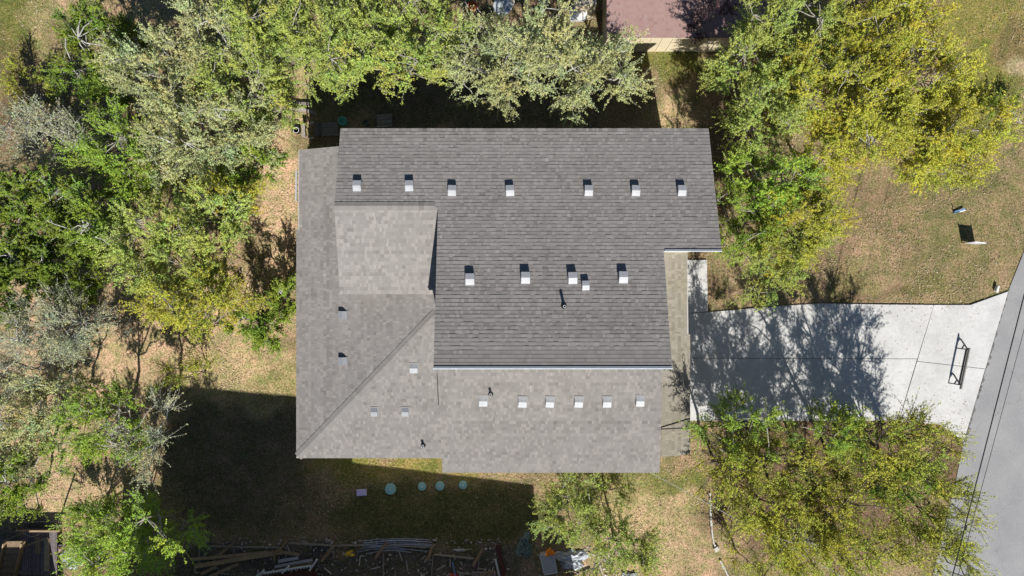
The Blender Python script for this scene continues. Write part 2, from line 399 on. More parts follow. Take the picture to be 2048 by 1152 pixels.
redge = [(2120,330),(2048,503),(2016,583),(1969,737),(1927,884),(1912,960),(1880,1090),(1840,1260)]
road = gp(redge) + [tuple(P(2300,1260).xy), tuple(P(2420,330).xy)]
# extend beyond the frame both ways
road = [tuple(P(2480,-600).xy)] + gp(redge) + [tuple(P(1500,2500).xy), tuple(P(1800,2500).xy), tuple(P(2160,1260).xy), tuple(P(2440,330).xy), tuple(P(2800,-600).xy)]
rd.slab(road, -.1, .012)
tag(rd.build('road', M['asphalt'], None, P(2050,900)), 'grey asphalt road with fine cracks along the right side', None, None, 'structure')
ed = MB(); n = 46
for i in range(n):
    t0, t1 = i / n, (i + 1) / n
    a0, a1 = P(2016 - 90*t0, 583 + 301*t0), P(2016 - 90*t1, 583 + 301*t1)
    w0 = R.uniform(.03, .16) * (0.5 + t0); sd = Vector((1, .3, 0))
    ed.hexa([a0 + Vector((-.05,0,0)), a0 + sd*w0, a1 + sd*w0, a1 + Vector((-.05,0,0)),
             a0 + Vector((-.05,0,.022)), a0 + sd*w0 + Vector((0,0,.018)), a1 + sd*w0 + Vector((0,0,.018)), a1 + Vector((-.05,0,.022))])
tag(ed.build('road_edge', M['kerbdark'], None, P(1970,735)), 'dark crumbled asphalt seam where the driveway meets the road', None, None, 'structure')

# ------------------------------------------------------------------ the house
house = thing('house', (-.5, -.8, 0), 'grey shingled house with stepped shed, gable and hip roofs in the middle', 'house')
PU = (8.463, 0, -1/3); PS1 = (6.515, 0, .29); PW = (7.43, 1/3, 0); PS = (6.797, 0, 1/3); PS2 = (6.915, 0, .345); PE = (4.909, -.22, 0)
pz = lambda pl: (lambda x, y: pl[0] + pl[1]*x + pl[2]*y)
def polyplan(pts, pl): return [tuple(onplane(x, y, pl).xy) for x, y in pts]
def basis(pl):
    g = Vector((pl[1], pl[2])); m = g.length; gd = g / m
    v = Vector((gd.x, gd.y, m)) / math.sqrt(1 + m*m); u = Vector((gd.y, -gd.x, 0))
    n = u.cross(v); return u, v, n, gd, math.sqrt(1 + m*m)
EXPO = .147
def tabs_for(poly, pl):
    u, v, n, gd, q = basis(pl)
    uv = [(x*u.x + y*u.y, (x*gd.x + y*gd.y) * q) for x, y in poly]
    vmin, vmax = min(p[1] for p in uv), max(p[1] for p in uv)
    rows = []; r = 0; vv = vmin
    org = Vector((0, 0, pl[0]))
    while vv < vmax - .03:
        vm = min(vv + EXPO * .5, vmax - .01); xs = []
        for i in range(len(uv)):
            (a, b), (c, d) = uv[i], uv[(i + 1) % len(uv)]
            if (b <= vm) != (d <= vm): xs.append(a + (c - a) * (vm - b) / (d - b))
        xs.sort()
        for k in range(0, len(xs) - 1, 2):
            x = xs[k]; ROWT[round(vv, 4)] = R.gauss(0, .045)
            while x < xs[k + 1] - .01:
                w = R.choice((.075, .085, .10, .14, .17, .22)) * R.uniform(.9, 1.1)
                if xs[k + 1] - x - w < .07: w = xs[k + 1] - x
                rows.append((x, min(x + w, xs[k + 1]), vv, min(vv + EXPO, vmax))); x += w
        vv += EXPO
    return rows, (u, v, n, org)
ROWT = {}
def tone():
    k = R.random()
    t = R.gauss(.49, .05) if k < .92 else R.gauss(.36, .05)
    t = min(.98, max(.02, t))
    return t
def tab_pts(x0, x1, v0, v1, fr, t):
    u, v, n, org = fr
    q = lambda a, b, c: org + u*a + v*b + n*c
    return [q(x0,v0,0), q(x1,v0,0), q(x1,v1,0), q(x0,v1,0), q(x0,v0,t), q(x1,v0,t), q(x1,v1,.004), q(x0,v1,.004)]
def add_tab(mb, p, t):
    n = len(mb.v); mb.v += [tuple(x) for x in p]
    for f in ((4,5,6,7),(0,1,5,4),(1,2,6,5),(3,0,4,7)):
        mb.f.append(tuple(n + i for i in f)); mb.t.append(t)
def roof(name, pts, pl, mat_s, thick=.16, single=0, plan=None, lift=0):
    poly = plan or polyplan(pts, pl)
    f = pz(pl)
    b = MB(); b.slab(poly, lambda x, y: f(x, y) - thick, lambda x, y: f(x, y) + lift)
    ro = b.build(name, M['trim'], house)
    rows, fr = tabs_for(poly, pl)
    mb = MB(); sing = []
    if single:
        sc = sorted(range(len(rows)), key=lambda i: -rows[i][2])[:single]; scs = set(sc)
    else: scs = set()
    for i, (x0, x1, v0, v1) in enumerate(rows):
        t = R.choice((.009, .013, .018, .022)) if x1 - x0 > .135 else R.choice((.015, .019))
        if i in scs: sing.append((x0, x1, v0, v1, t)); continue
        add_tab(mb, tab_pts(x0, x1, v0, v1, fr, t), ROWT.get(round(v0, 4), 0) * (1.2 if name == 'porch_roof' else 1) + tone() if x1 - x0 > .135 or R.random() < .35 else R.gauss(.77, .06))
    so_ = mb.build('shingles', mat_s, ro); so_['kind'] = 'stuff'
    if sing:
        vars_ = []
        for k in range(10):
            m2 = MB(); add_tab(m2, [(0,0,0),(1,0,0),(1,EXPO,0),(0,EXPO,0),(0,0,.014),(1,0,.014),(1,EXPO,.004),(0,EXPO,.004)], .18 + .7 * k / 9)
            me = bpy.data.meshes.new('shingle'); me.from_pydata(m2.v, [], m2.f)
            at = me.attributes.new('tone', 'FLOAT', 'FACE'); at.data.foreach_set('value', m2.t); me.materials.append(mat_s); vars_.append(me)
        u, v, nn, org = fr; base = WL[house.name]
        for x0, x1, v0, v1, t in sing:
            me = vars_[min(9, max(0, int((tone() - .18) / .7 * 9.99)))]
            o = bpy.data.objects.new('shingle', me); COL.objects.link(o); o.parent = ro
            Mx = Matrix((( u.x, v.x, nn.x, 0), (u.y, v.y, nn.y, 0), (u.z, v.z, nn.z, 0), (0,0,0,1)))
            pos = org + u*x0 + v*v0 - base
            o.matrix_basis = Matrix.Translation(pos) @ Mx @ Matrix.Diagonal((x1 - x0, (v1 - v0) / EXPO, 1, 1))
    return ro, fr, poly
pU = polyplan([(681,257),(1417,257),(1443,502),(1327.5,502),(1344,737),(867,737),(876,412),(669,412)], PU)
shed, frU, pU = roof('shed_roof', None, PU, M['shingle'], single=300, plan=pU)
gab, _, _ = roof('gable_roof', [(668.5,414),(878,414),(876,588),(680,588)], PS1, M['shingle_pale'])
# hip roof, both slopes are one part
hipW = [(597,300),(684,292),(684,585),(873,585),(873,624),(593,916)]
hip, _, _ = roof('hip_roof', hipW, PW, M['shingle'])
hS = polyplan([(593,916),(871,627.5),(878,745),(884.5,916)], PS)
fS = pz(PS); b = MB(); b.slab(hS, lambda x, y: fS(x, y) - .16, lambda x, y: fS(x, y)); hip2 = b.build('hip_roof', M['trim'], house)
rows, fr = tabs_for(hS, PS); mb = MB()
for x0, x1, v0, v1 in rows: add_tab(mb, tab_pts(x0, x1, v0, v1, fr, R.choice((.010,.014,.020))), tone() if x1 - x0 > .135 or R.random() < .35 else R.gauss(.77, .06))
mb.build('shingles', M['shingle'], hip2)['kind'] = 'stuff'
lean, _, _ = roof('lean_to_roof', [(874.5,728),(1326,728),(1319,945),(885,945)], PS2, M['shingle'])
porch, _, _ = roof('porch_roof', [(1308,480),(1374.5,480),(1380,909),(1308,915)], PE, M['shingle_porch'], thick=.12)
# ridge and hip caps: each is a separate cap shingle
def caps(p0, p1, na, nb, parent, w=.15, step=.2):
    d = (p1 - p0); L = d.length; d.normalize(); k = int(L / step)
    up = (na + nb).normalized(); sa = d.cross(na).normalized(); sb = d.cross(nb).normalized()
    if sa.dot(sb) > 0: sb = -sb
    if sa.z > 0 and sb.z > 0: sa, sb = -sa, -sb
    wa = na.cross(d).normalized(); wb = d.cross(nb).normalized()
    if wa.z > 0: wa = -wa
    if wb.z > 0: wb = -wb
    for i in range(k):
        a = p0 + d * (i * step); c = p0 + d * ((i + 1) * step + .03)
        mb = MB(); t = tone(); lo, hi = .022, .036
        A = [a + wa*w + na*hi, a + up*(hi + .012), a + wb*w + nb*hi]
        B = [c + wa*w + na*lo, c + up*(lo + .008), c + wb*w + nb*lo]
        mb.quad(A[0], A[1], B[1], B[0], t=t); mb.quad(A[1], A[2], B[2], B[1], t=t)
        A2 = [a + wa*w, a, a + wb*w]
        mb.quad(A2[0], A2[1], A[1], A[0], t=t); mb.quad(A2[1], A2[2], A[2], A[1], t=t)
        mb.quad(A2[0], A[0], B[0], c + wa*w, t=t); mb.quad(A2[2], c + wb*w, B[2], A[2], t=t)
        mb.build('cap_shingle', M['cap'], parent)
nU, nS1, nW, nS = basis(PU)[2], basis(PS1)[2], basis(PW)[2], basis(PS)[2]
caps(onplane(669,412,PU), onplane(876,412,PU), nU, nS1, gab, .16)
caps(onplane(596,913,PW), onplane(870.5,628,PW), nW, nS, hip, .19)
# flashing strips on the high edges of the shed roof
def strip(pts, pl, w, h, name, parent, m):
    b = MB()
    for (a, c) in zip(pts[:-1], pts[1:]):
        A, B_ = onplane(*a, pl), onplane(*c, pl); b.beam(A + Vector((0,0,.01)), B_ + Vector((0,0,.01)), w, h)
    return b.build(name, m, parent)
strip([(866,737.4),(1345,737.2)], PU, .032, .05, 'edge_flashing', shed, M['flash'])
strip([(1328,502.6),(1444,502.6)], PU, .032, .05, 'edge_flashing', shed, M['flash'])
strip([(867.5,734.3),(1344,734)], PU, .05, .05, 'drip_edge', shed, M['drip'])
strip([(1329,500),(1443,500)], PU, .05, .05, 'drip_edge', shed, M['drip'])
strip([(593.2,340),(592.4,402)], (4.36,0,0), .06, .08, 'gutter', hip, M['galvd'])
strip([(874.2,741),(877.4,810)], (5.62,0,0), .02, .05, 'step_flashing', lean, M['pipe']).location.z = 0
# walls
def wallbox(x0, x1, y0, y1, top):
    b = MB(); b.slab([(x0,y0),(x1,y0),(x1,y1),(x0,y1)], -.1, top); return b.build('wall', M['wall'], house)
fU, fW, fS2 = pz(PU), pz(PW), pz(PS2)
wallbox(-6.6, 7.62, 3.14, 5.9, lambda x, y: fU(x, y) - .17)
wallbox(-6.6, -2.72, 1.55, 3.12, lambda x, y: pz(PS1)(x, y) - .17)
wallbox(-2.7, 7.62, 1.55, 3.12, lambda x, y: fU(x, y) - .17)
wallbox(-6.6, -2.72, -.02, 1.54, lambda x, y: pz(PS1)(x, y) - .17)
wallbox(-2.65, 5.5, -2.62, 1.54, lambda x, y: fU(x, y) - .17)
wallbox(-8.7, -6.62, -6.85, 5.4, lambda x, y: min(fW(x, y), fS(x, y)) - .17)
wallbox(-6.6, -2.9, -6.85, -.04, 4.28)
wallbox(-2.88, 6.0, -7.45, -2.64, lambda x, y: fS2(x, y) - .17)
def window(c, w, h, axis):      # axis 'x': wall runs along x (faces +-y)
    b = MB(); s = (lambda a, d, z: (a, d, z)) if axis == 'x' else (lambda a, d, z: (d, a, z))
    for dz in (-h/2, h/2): b.box(Vector(c) + Vector((0,0,dz)), s(w + .1, .1, .08))
    for da in (-w/2, 0, w/2): b.box(Vector(c) + Vector(s(da, 0, 0)), s(.07, .09, h - .09))
    f = b.build('window', M['white'], house)
    p = MB()
    for da in (-w/4, w/4):
        p.box(Vector(c) + Vector(s(da, 0, 0)), s(w/2 - .08, .04, h - .1))
    p.build('pane', M['glass'], f)
for x in (-1.3, 1.4, 4.1): window((x, -2.64, 7.5), 1.5, .9, 'x')
for x in (-5, -1, 3, 6): window((x, 5.92, 4.4), 1.2, 1.3, 'x'); 
for x in (-4, 1, 5): window((x, 5.92, 1.6), 1.2, 1.3, 'x')
for y in (-5, -1.5, 3): window((-8.72, y, 1.7), 1.3, 1.3, 'y')
for y in (2.6, 4.8): window((7.64, y, 4.6), 1.1, 1.3, 'y'); 
for x in (-7.4, -5): window((x, -6.87, 1.7), 1.3, 1.2, 'x')
for x in (-1, 2.6): window((x, -7.47, 1.7), 1.4, 1.2, 'x')
gd = MB()
for i in range(4): gd.box((6.03, -4.6, .32 + i * .56), (.06, 4.7, .54))
gdo = gd.build('garage_door', M['white'], house)
dr = MB(); dr.box((5.55, .1, 1.15), (.08, 1.0, 2.1)); dro = dr.build('front_door', M['maroon'], house)
kn = MB(); kn.box((5.63, .45, 1.1), (.08, .06, .1)); kn.build('handle', M['galv'], dro)
for y in (-7.0, -3.0, 1.2):
    b = MB(); b.box((7.55, y, 1.55), (.14, .14, 3.1)); b.build('porch_post', M['white'], house)

# roof vents (part of the house, each with its flange)
def vent_meshes(w, l, h):
    b = MB()   # local: x across, y uphill(+)/downhill(-), z up.  slanted back uphill, flat top, open front downhill
    s = w / 2
    pts = [(-s,-l/2,.03),(s,-l/2,.03),(s,l/2,.015),(-s,l/2,.015),(-s,-l/2,h),(s,-l/2,h),(s,.02,h),(-s,.02,h)]
    n = len(b.v); b.v += pts
    for f in ((4,5,6,7),(7,6,2,3),(0,1,5,4),(1,2,6,5),(3,0,4,7)): b.f.append(tuple(n + i for i in f)); b.t.append(.5)
    fl = MB(); fl.box((0, 0, .014), (w + .06, l + .04, .02))
    def me(mb, nm, mt):
        m = bpy.data.meshes.new(nm); m.from_pydata(mb.v, [], mb.f); m.materials.append(mt)
        at = m.attributes.new('tone','FLOAT','FACE'); at.data.foreach_set('value', mb.t); return m
    return b, fl, me
M['ventlight'] = mat('vent_aluminium', (.34,.35,.365), .5, .16, 5, spec=.4)
M['ventgrey'] = mat('vent_grey_paint', (.24,.25,.265), .5, .06, 12, spec=.4)
M['ventflange'] = mat('vent_flange', (.24,.235,.23), .7, .1)
protos = {}
def vent(px, py, pl, w=.31, l=.40, h=.17, m='ventlight', flm='ventflange'):
    key = (w, l, h, m, flm)
    if key not in protos:
        b, fl, me = vent_meshes(w, l, h); protos[key] = (me(b, 'roof_vent', M[m]), me(fl, 'flange', M[flm]))
    mh, mf = protos[key]
    u, v, nn, gd_, q = basis(pl)
    pos = onplane(px, py, pl) + nn * .012 - WL[house.name]
    Mx = Matrix(((u.x, v.x, nn.x, pos.x), (u.y, v.y, nn.y, pos.y), (u.z, v.z, nn.z, pos.z), (0,0,0,1)))
    o = bpy.data.objects.new('roof_vent', mh); COL.objects.link(o); o.parent = house
    o.matrix_basis = Mx @ Matrix.Rotation(R.gauss(0, .025), 4, 'Z')
    f = bpy.data.objects.new('flange', mf); COL.objects.link(f); f.parent = o
    return o
for x, y in ((715,374.5),(819,374.5)): vent(x, y, PU, m='ventlight')
for x, y in ((904.5,384),(1020,384),(1177,384),(1271,384),(1363,384)): vent(x, y, PU)
for x, y in ((940,561),(1051,558),(1145,558.5),(1246,557)): vent(x, y, PU, w=.32, l=.41, h=.19)
vent(1171, 573, PU, w=.26, l=.33, h=.16)
for x, y in ((966.5,800),(1045,802),(1099.5,802),(1157,802),(1213.5,802),(1279.5,800)): vent(x, y, PS2, w=.33, l=.43, h=.15)
vent(828, 734.5, PS, w=.31, l=.38, h=.15)
for x, y in ((749,822),(811,822)): vent(x, y, PS, w=.28, l=.36, h=.13, m='ventgrey')
for x, y in ((688,630),(688,722)): vent(x, y, PW, w=.32, l=.34, h=.17, m='ventgrey')
def stack(px, py, pl, h):
    p = onplane(px, py, pl)
    b = MB(); b.lathe(p, [(.055,-.05),(.055,h),(.038,h),(.038,h - .12)], 12); o = b.build('vent_pipe', M['galvd'], house)
    c = MB(); c.lathe(p, [(.12,-.04),(.11,.02),(.07,.09),(.06,.11)], 12); c.build('pipe_boot', M['pipe'], o)
stack(1127.8, 612.5, PU, .38); stack(981.5, 787.5, PS2, .34); stack(846.5, 890, PS, .3)

# ------------------------------------------------------------------ neighbouring house north
nb = thing('neighbour_house', P(1310, 80), 'cream panelled house with faded red shingle roof at the top edge', 'house')
zr = 2.14; YW = P(0, 103).y
b = MB(); xl, xr = P(1205,103).x, P(1560,103).x
b.slab([(xl, YW), (xr, YW), (xr, YW + 7), (xl, YW + 7)], -.1, zr); b.build('wall', M['cream'], nb)
k = 0; x = xl + .1
while x < xr:
    b = MB(); b.box((x, YW - .012, zr/2), (.035, .03, zr - .02)); b.build('batten', M['cream'], nb); x += .49
PN = (zr + .05 - .05 * (YW - .12), 0, .05)
M['redshingle'] = shingle_mat('faded_red_shingle', [(0,(.25,.15,.135)),(.35,(.31,.20,.18)),(.55,(.34,.23,.21)),(.8,(.32,.27,.28)),(1,(.40,.25,.19))], .3, (.85,.85,.9))
poly = [(xl - .1, YW - .12), (xr, YW - .12), (xr, YW + 7), (xl - .1, YW + 7)]
fN = pz(PN); b = MB(); b.slab(poly, lambda x, y: fN(x, y) - .1, lambda x, y: fN(x, y)); nr = b.build('roof', M['cream'], nb)
rows, fr = tabs_for([(xl - .1, YW - .12), (xr, YW - .12), (xr, YW + 3), (xl - .1, YW + 3)], PN); mb = MB()
for x0, x1, v0, v1 in rows: add_tab(mb, tab_pts(x0, x1, v0, v1, fr, R.choice((.006,.01))), tone())
mb.build('shingles', M['redshingle'], nr)['kind'] = 'stuff'
ac = thing('condenser_unit', P(1228,101), 'dark box shaped air conditioner at the foot of the cream wall', 'air conditioner')
b = MB(); b.box(P(1228,105,.35), (.62,.55,.7)); b.build('casing', M['steel'], ac)
b = MB(); b.lathe(P(1228,105,.70), [(.24,0),(.24,.03),(.2,.03),(.05,.015)], 16); b.build('fan_grille', M['pipe'], ac)
sh = thing('garden_shed', P(1170,12), 'small cream lean-to with a white cover beside the red roof', 'shed')
b = MB(); b.box(P(1168,2,.9), (.95,1.1,1.8)); b.build('wall', M['cream'], sh)
b = MB(); b.box(P(1156,29,1.0), (.85,.5,.08)); b.build('cover', M['white'], sh)
b = MB(); b.box(P(1156,29,.5) + Vector((0,.02,-.03)), (.7,.36,.92)); b.build('cabinet', M['sheetrock'], sh)

# ------------------------------------------------------------------ house beyond the bottom edge (its shadow fills the side yard)
sb = thing('unfinished_house', (-8, -17, 0), 'tall unfinished house just past the bottom edge, seen by its long shadow', 'house')
def blk(pts, z, nm='wall'):
    b = MB(); b.slab(pts, -.1, z - .2); b.build(nm, M['cream'], sb)
    cx = sum(p[0] for p in pts) / len(pts); cy = sum(p[1] for p in pts) / len(pts)
    b = MB(); b.slab([(cx + (x - cx) * 1.01, cy + (y - cy) * 1.01) for x, y in pts], z - .19, z); b.build('roof', M['shingle'], sb)
blk([(-14.8,-14.35),(-6.5,-15.1),(-7.3,-23),(-15.5,-22.5)], 9.6)
blk([(-7.2,-14.35),(2.1,-15.5),(1.5,-22),(-7.2,-22)], 5.9)
blk([(-17.9,-14.2),(-14.9,-15.0),(-15,-21),(-18.4,-20)], 5.0)
blk([(-30,-14.3),(-21.7,-14.3),(-21.7,-20),(-30,-20)], 3.2)
blk([(2.2,-14.6),(3.2,-14.7),(3.0,-20),(2.2,-20)], 3.6)

# ------------------------------------------------------------------ ground cover: fallen leaves and grass
DR = np.array(DRIVE + [(1380,520),(1413,520),(1415,624)], float)
def inpoly(px, py, poly):
    c = np.zeros(px.shape, bool); n = len(poly); j = n - 1
    for i in range(n):
        xi, yi = poly[i]; xj, yj = poly[j]
        m = ((yi > py) != (yj > py)) & (px < (xj - xi) * (py - yi) / (yj - yi + 1e-9) + xi); c ^= m; j = i
    return c
ROADPX = [(2100,330),(2048,503),(2016,583),(1969,737),(1927,884),(1912,960),(1880,1090),(1840,1260),(2300,1260),(2300,330)]
def blocked(px, py):
    b = inpoly(px, py, DRIVE) | inpoly(px, py, ROADPX) | inpoly(px, py, [(1376,520),(1413,520),(1415,626),(1378,630)])
    b |= (px > 670) & (px < 1340) & (py > 335) & (py < 855)
    return b
def flecks(n, seed):
    g = np.random.default_rng(seed)
    px = g.uniform(-60, 2100, n); py = g.uniform(-50, 1200, n)
    k = ~blocked(px, py); px, py = px[k], py[k]
    base = zcol(px, py)
    pick = g.random(len(px))
    pal = np.array([(.54,.43,.30),(.68,.58,.44),(.26,.19,.13),(.38,.30,.21)])
    col = pal[g.integers(0, 4, len(px))] * 0.62 + base * 0.55
    greenish = base[:, 1] > base[:, 0]
    thin = greenish & (pick < .8)
    soil = ((base.max(1) < .15) & (pick < .97)) | ((base.max(1) < .19) & (pick < .8))  # dark ground keeps few leaves, shade-tinted yard zones included
    patch = np.sin(px/47+1.3*np.sin(py/31)) + np.sin(py/39+1.7*np.sin(px/53)) + .8*np.sin(px/15+py/19)
    keep = ~(thin | soil) & (g.random(len(px)) < np.clip(.26 + .38*patch, .02, .95))
    px, py, col = px[keep], py[keep], col[keep]
    s = H / F
    x, y = (px - 1024) * s, (576 - py) * s
    nn = len(x); a = g.uniform(0, 6.28, nn); L = g.uniform(.016, .046, nn); w = L * g.uniform(.35, .6, nn)
    z = gheight(x, y) + g.uniform(.012, .03, nn); tz = g.normal(0, .016, (nn, 2))
    da = np.stack([np.cos(a) * L, np.sin(a) * L, tz[:, 0]], 1); db = np.stack([-np.sin(a) * w, np.cos(a) * w, tz[:, 1]], 1)
    c = np.stack([x, y, z + .012], 1)
    V = np.stack([c - da, c + db, c + da, c - db], 1).reshape(-1, 3)
    o = link('fallen_leaves', raw_mesh('fallen_leaves', V, 4, M['litter'], col))
    tag(o, 'dry tan leaves scattered over the lawns', None, None, 'stuff')
flecks(230000, 3)
def blown(n, seed):
    g = np.random.default_rng(seed); V = []; C = []
    while len(C) < n:
        px, py = g.uniform(1385, 1960), g.uniform(606, 848)
        if not inpoly(np.array([px]), np.array([py]), DRIVE)[0]: continue
        if g.random() > .10 + .9 * math.exp(-min(abs(842 - py), abs(py - 612)) / 14): continue
        a = g.uniform(0, 6.28); L = g.uniform(.018, .045); w = L * .5; c = np.array(P(px, py, .066))
        da = np.array([math.cos(a) * L, math.sin(a) * L, .004]); db = np.array([-math.sin(a) * w, math.cos(a) * w, -.002])
        V += [c - da, c + db, c + da, c - db]; C.append([(.40,.30,.19), (.24,.17,.11), (.5,.42,.3)][g.integers(3)])
    o = link('blown_leaves', raw_mesh('blown_leaves', np.array(V), 4, M['litter'], np.array(C)))
    tag(o, 'dry leaves blown along the edges of the driveway', None, None, 'stuff')
blown(500, 9)
def grass(n, seed):
    g = np.random.default_rng(seed)
    px = g.uniform(-60, 2100, n); py = g.uniform(-50, 1200, n)
    k = ~blocked(px, py); px, py = px[k], py[k]
    base = zcol(px, py); gr = base[:, 1] / base[:, 0]
    k = g.random(len(px)) < np.clip((gr - .66) * 3.2, .06, 1); px, py, base = px[k], py[k], base[k]
    s = H / F; x, y = (px - 1024) * s, (576 - py) * s; nn = len(x)
    col = np.stack([g.uniform(.10,.22,nn), g.uniform(.14,.24,nn), g.uniform(.03,.07,nn)], 1)
    dry = g.random(nn) < .35; col[dry] = np.stack([g.uniform(.3,.45,nn), g.uniform(.25,.36,nn), g.uniform(.12,.18,nn)], 1)[dry]
    a = g.uniform(0, 6.28, nn); L = g.uniform(.05, .13, nn); w = g.uniform(.008, .018, nn)
    z0 = gheight(x, y) - .01
    A = np.stack([x - np.sin(a) * w, y + np.cos(a) * w, z0], 1); B = np.stack([x + np.sin(a) * w, y - np.cos(a) * w, z0], 1)
    Cc = np.stack([x + np.cos(a) * L, y + np.sin(a) * L, z0 + g.uniform(.04, .1, nn)], 1)
    V = np.stack([A, B, Cc], 1).reshape(-1, 3)
    o = link('grass', raw_mesh('grass', V, 3, M['litter'], col))
    tag(o, 'short green and straw coloured grass on the lawns', None, None, 'stuff')
grass(190000, 5)

# ------------------------------------------------------------------ trees
TY = {  # leaf colour, spread, leaf length, leaves per twig, twigs per clump, clump density, twig material, twig length, clump scatter
 'pale':   ((.470,.500,.215), .20, .076, 26, 13, 5.9, 'twigpale', .80, .10),
 'lime':   ((.400,.480,.110), .20, .076, 29, 13, 6.2, 'twig', .78, .10),
 'yellow': ((.500,.500,.070), .20, .074, 31, 13, 7.4, 'twig', .78, .10),
 'olive':  ((.385,.410,.066), .24, .074, 27, 12, 4.9, 'twigdark', .95, .09),
 'bright': ((.310,.440,.062), .22, .076, 29, 13, 7.0, 'twig', .78, .09),
 'juniper':((.185,.260,.036), .26, .078, 32, 16, 7.0, 'twigpale', .62, .06),
 'grey':   ((.430,.450,.255), .20, .070, 13, 17, 5.4, 'twigpale', .92, .10),
 'purple': ((.080,.045,.055), .30, .078, 20, 13, 4.6, 'twigdark', .75, .09)}
def norm(a): return a / (np.linalg.norm(a, axis=-1, keepdims=True) + 1e-9)
def tubes(segs, n=5):       # segs: list of (points array, radii) -> verts, quads
    V, Q = [], []; b = 0
    for pts, rad in segs:
        pts = np.asarray(pts); m = len(pts)
        d = np.gradient(pts, axis=0); d = norm(d)
        up = np.where(np.abs(d[:, 2:3]) < .9, np.array([[0, 0, 1.]]), np.array([[1., 0, 0]]))
        r = norm(np.cross(d, up)); u = np.cross(r, d)
        a = np.arange(n) * 2 * np.pi / n
        ring = pts[:, None] + (r[:, None] * np.cos(a)[None, :, None] + u[:, None] * np.sin(a)[None, :, None]) * np.asarray(rad)[:, None, None]
        V.append(ring.reshape(-1, 3))
        i = np.arange(m - 1)[:, None] * n; k = np.arange(n)[None]; k2 = (k + 1) % n
        Q.append(np.stack([b + i + k, b + i + k2, b + i + n + k2, b + i + n + k], -1).reshape(-1, 4)); b += m * n
    return np.concatenate(V), np.concatenate(Q)
def qmesh(name, V, Q, m):
    me = bpy.data.meshes.new(name); n = len(Q)
    me.vertices.add(len(V)); me.vertices.foreach_set('co', V.astype(np.float32).ravel())
    k = Q.shape[1]
    me.loops.add(n * k); me.loops.foreach_set('vertex_index', Q.astype(np.int32).ravel())
    me.polygons.add(n); me.polygons.foreach_set('loop_start', np.arange(0, n * k, k, dtype=np.int32))
    me.polygons.foreach_set('loop_total', np.full(n, k, np.int32)); me.update(calc_edges=True); me.materials.append(m)
    return me
def curve(a, b, bow, n, g, jit=.06):
    t = np.linspace(0, 1, n)[:, None]; L = np.linalg.norm(b - a)
    p = a + (b - a) * t + np.array([0, 0, 1.]) * bow * L * (4 * t * (1 - t))
    p[1:-1] += g.normal(0, jit * L / 2, (n - 2, 3)); return p
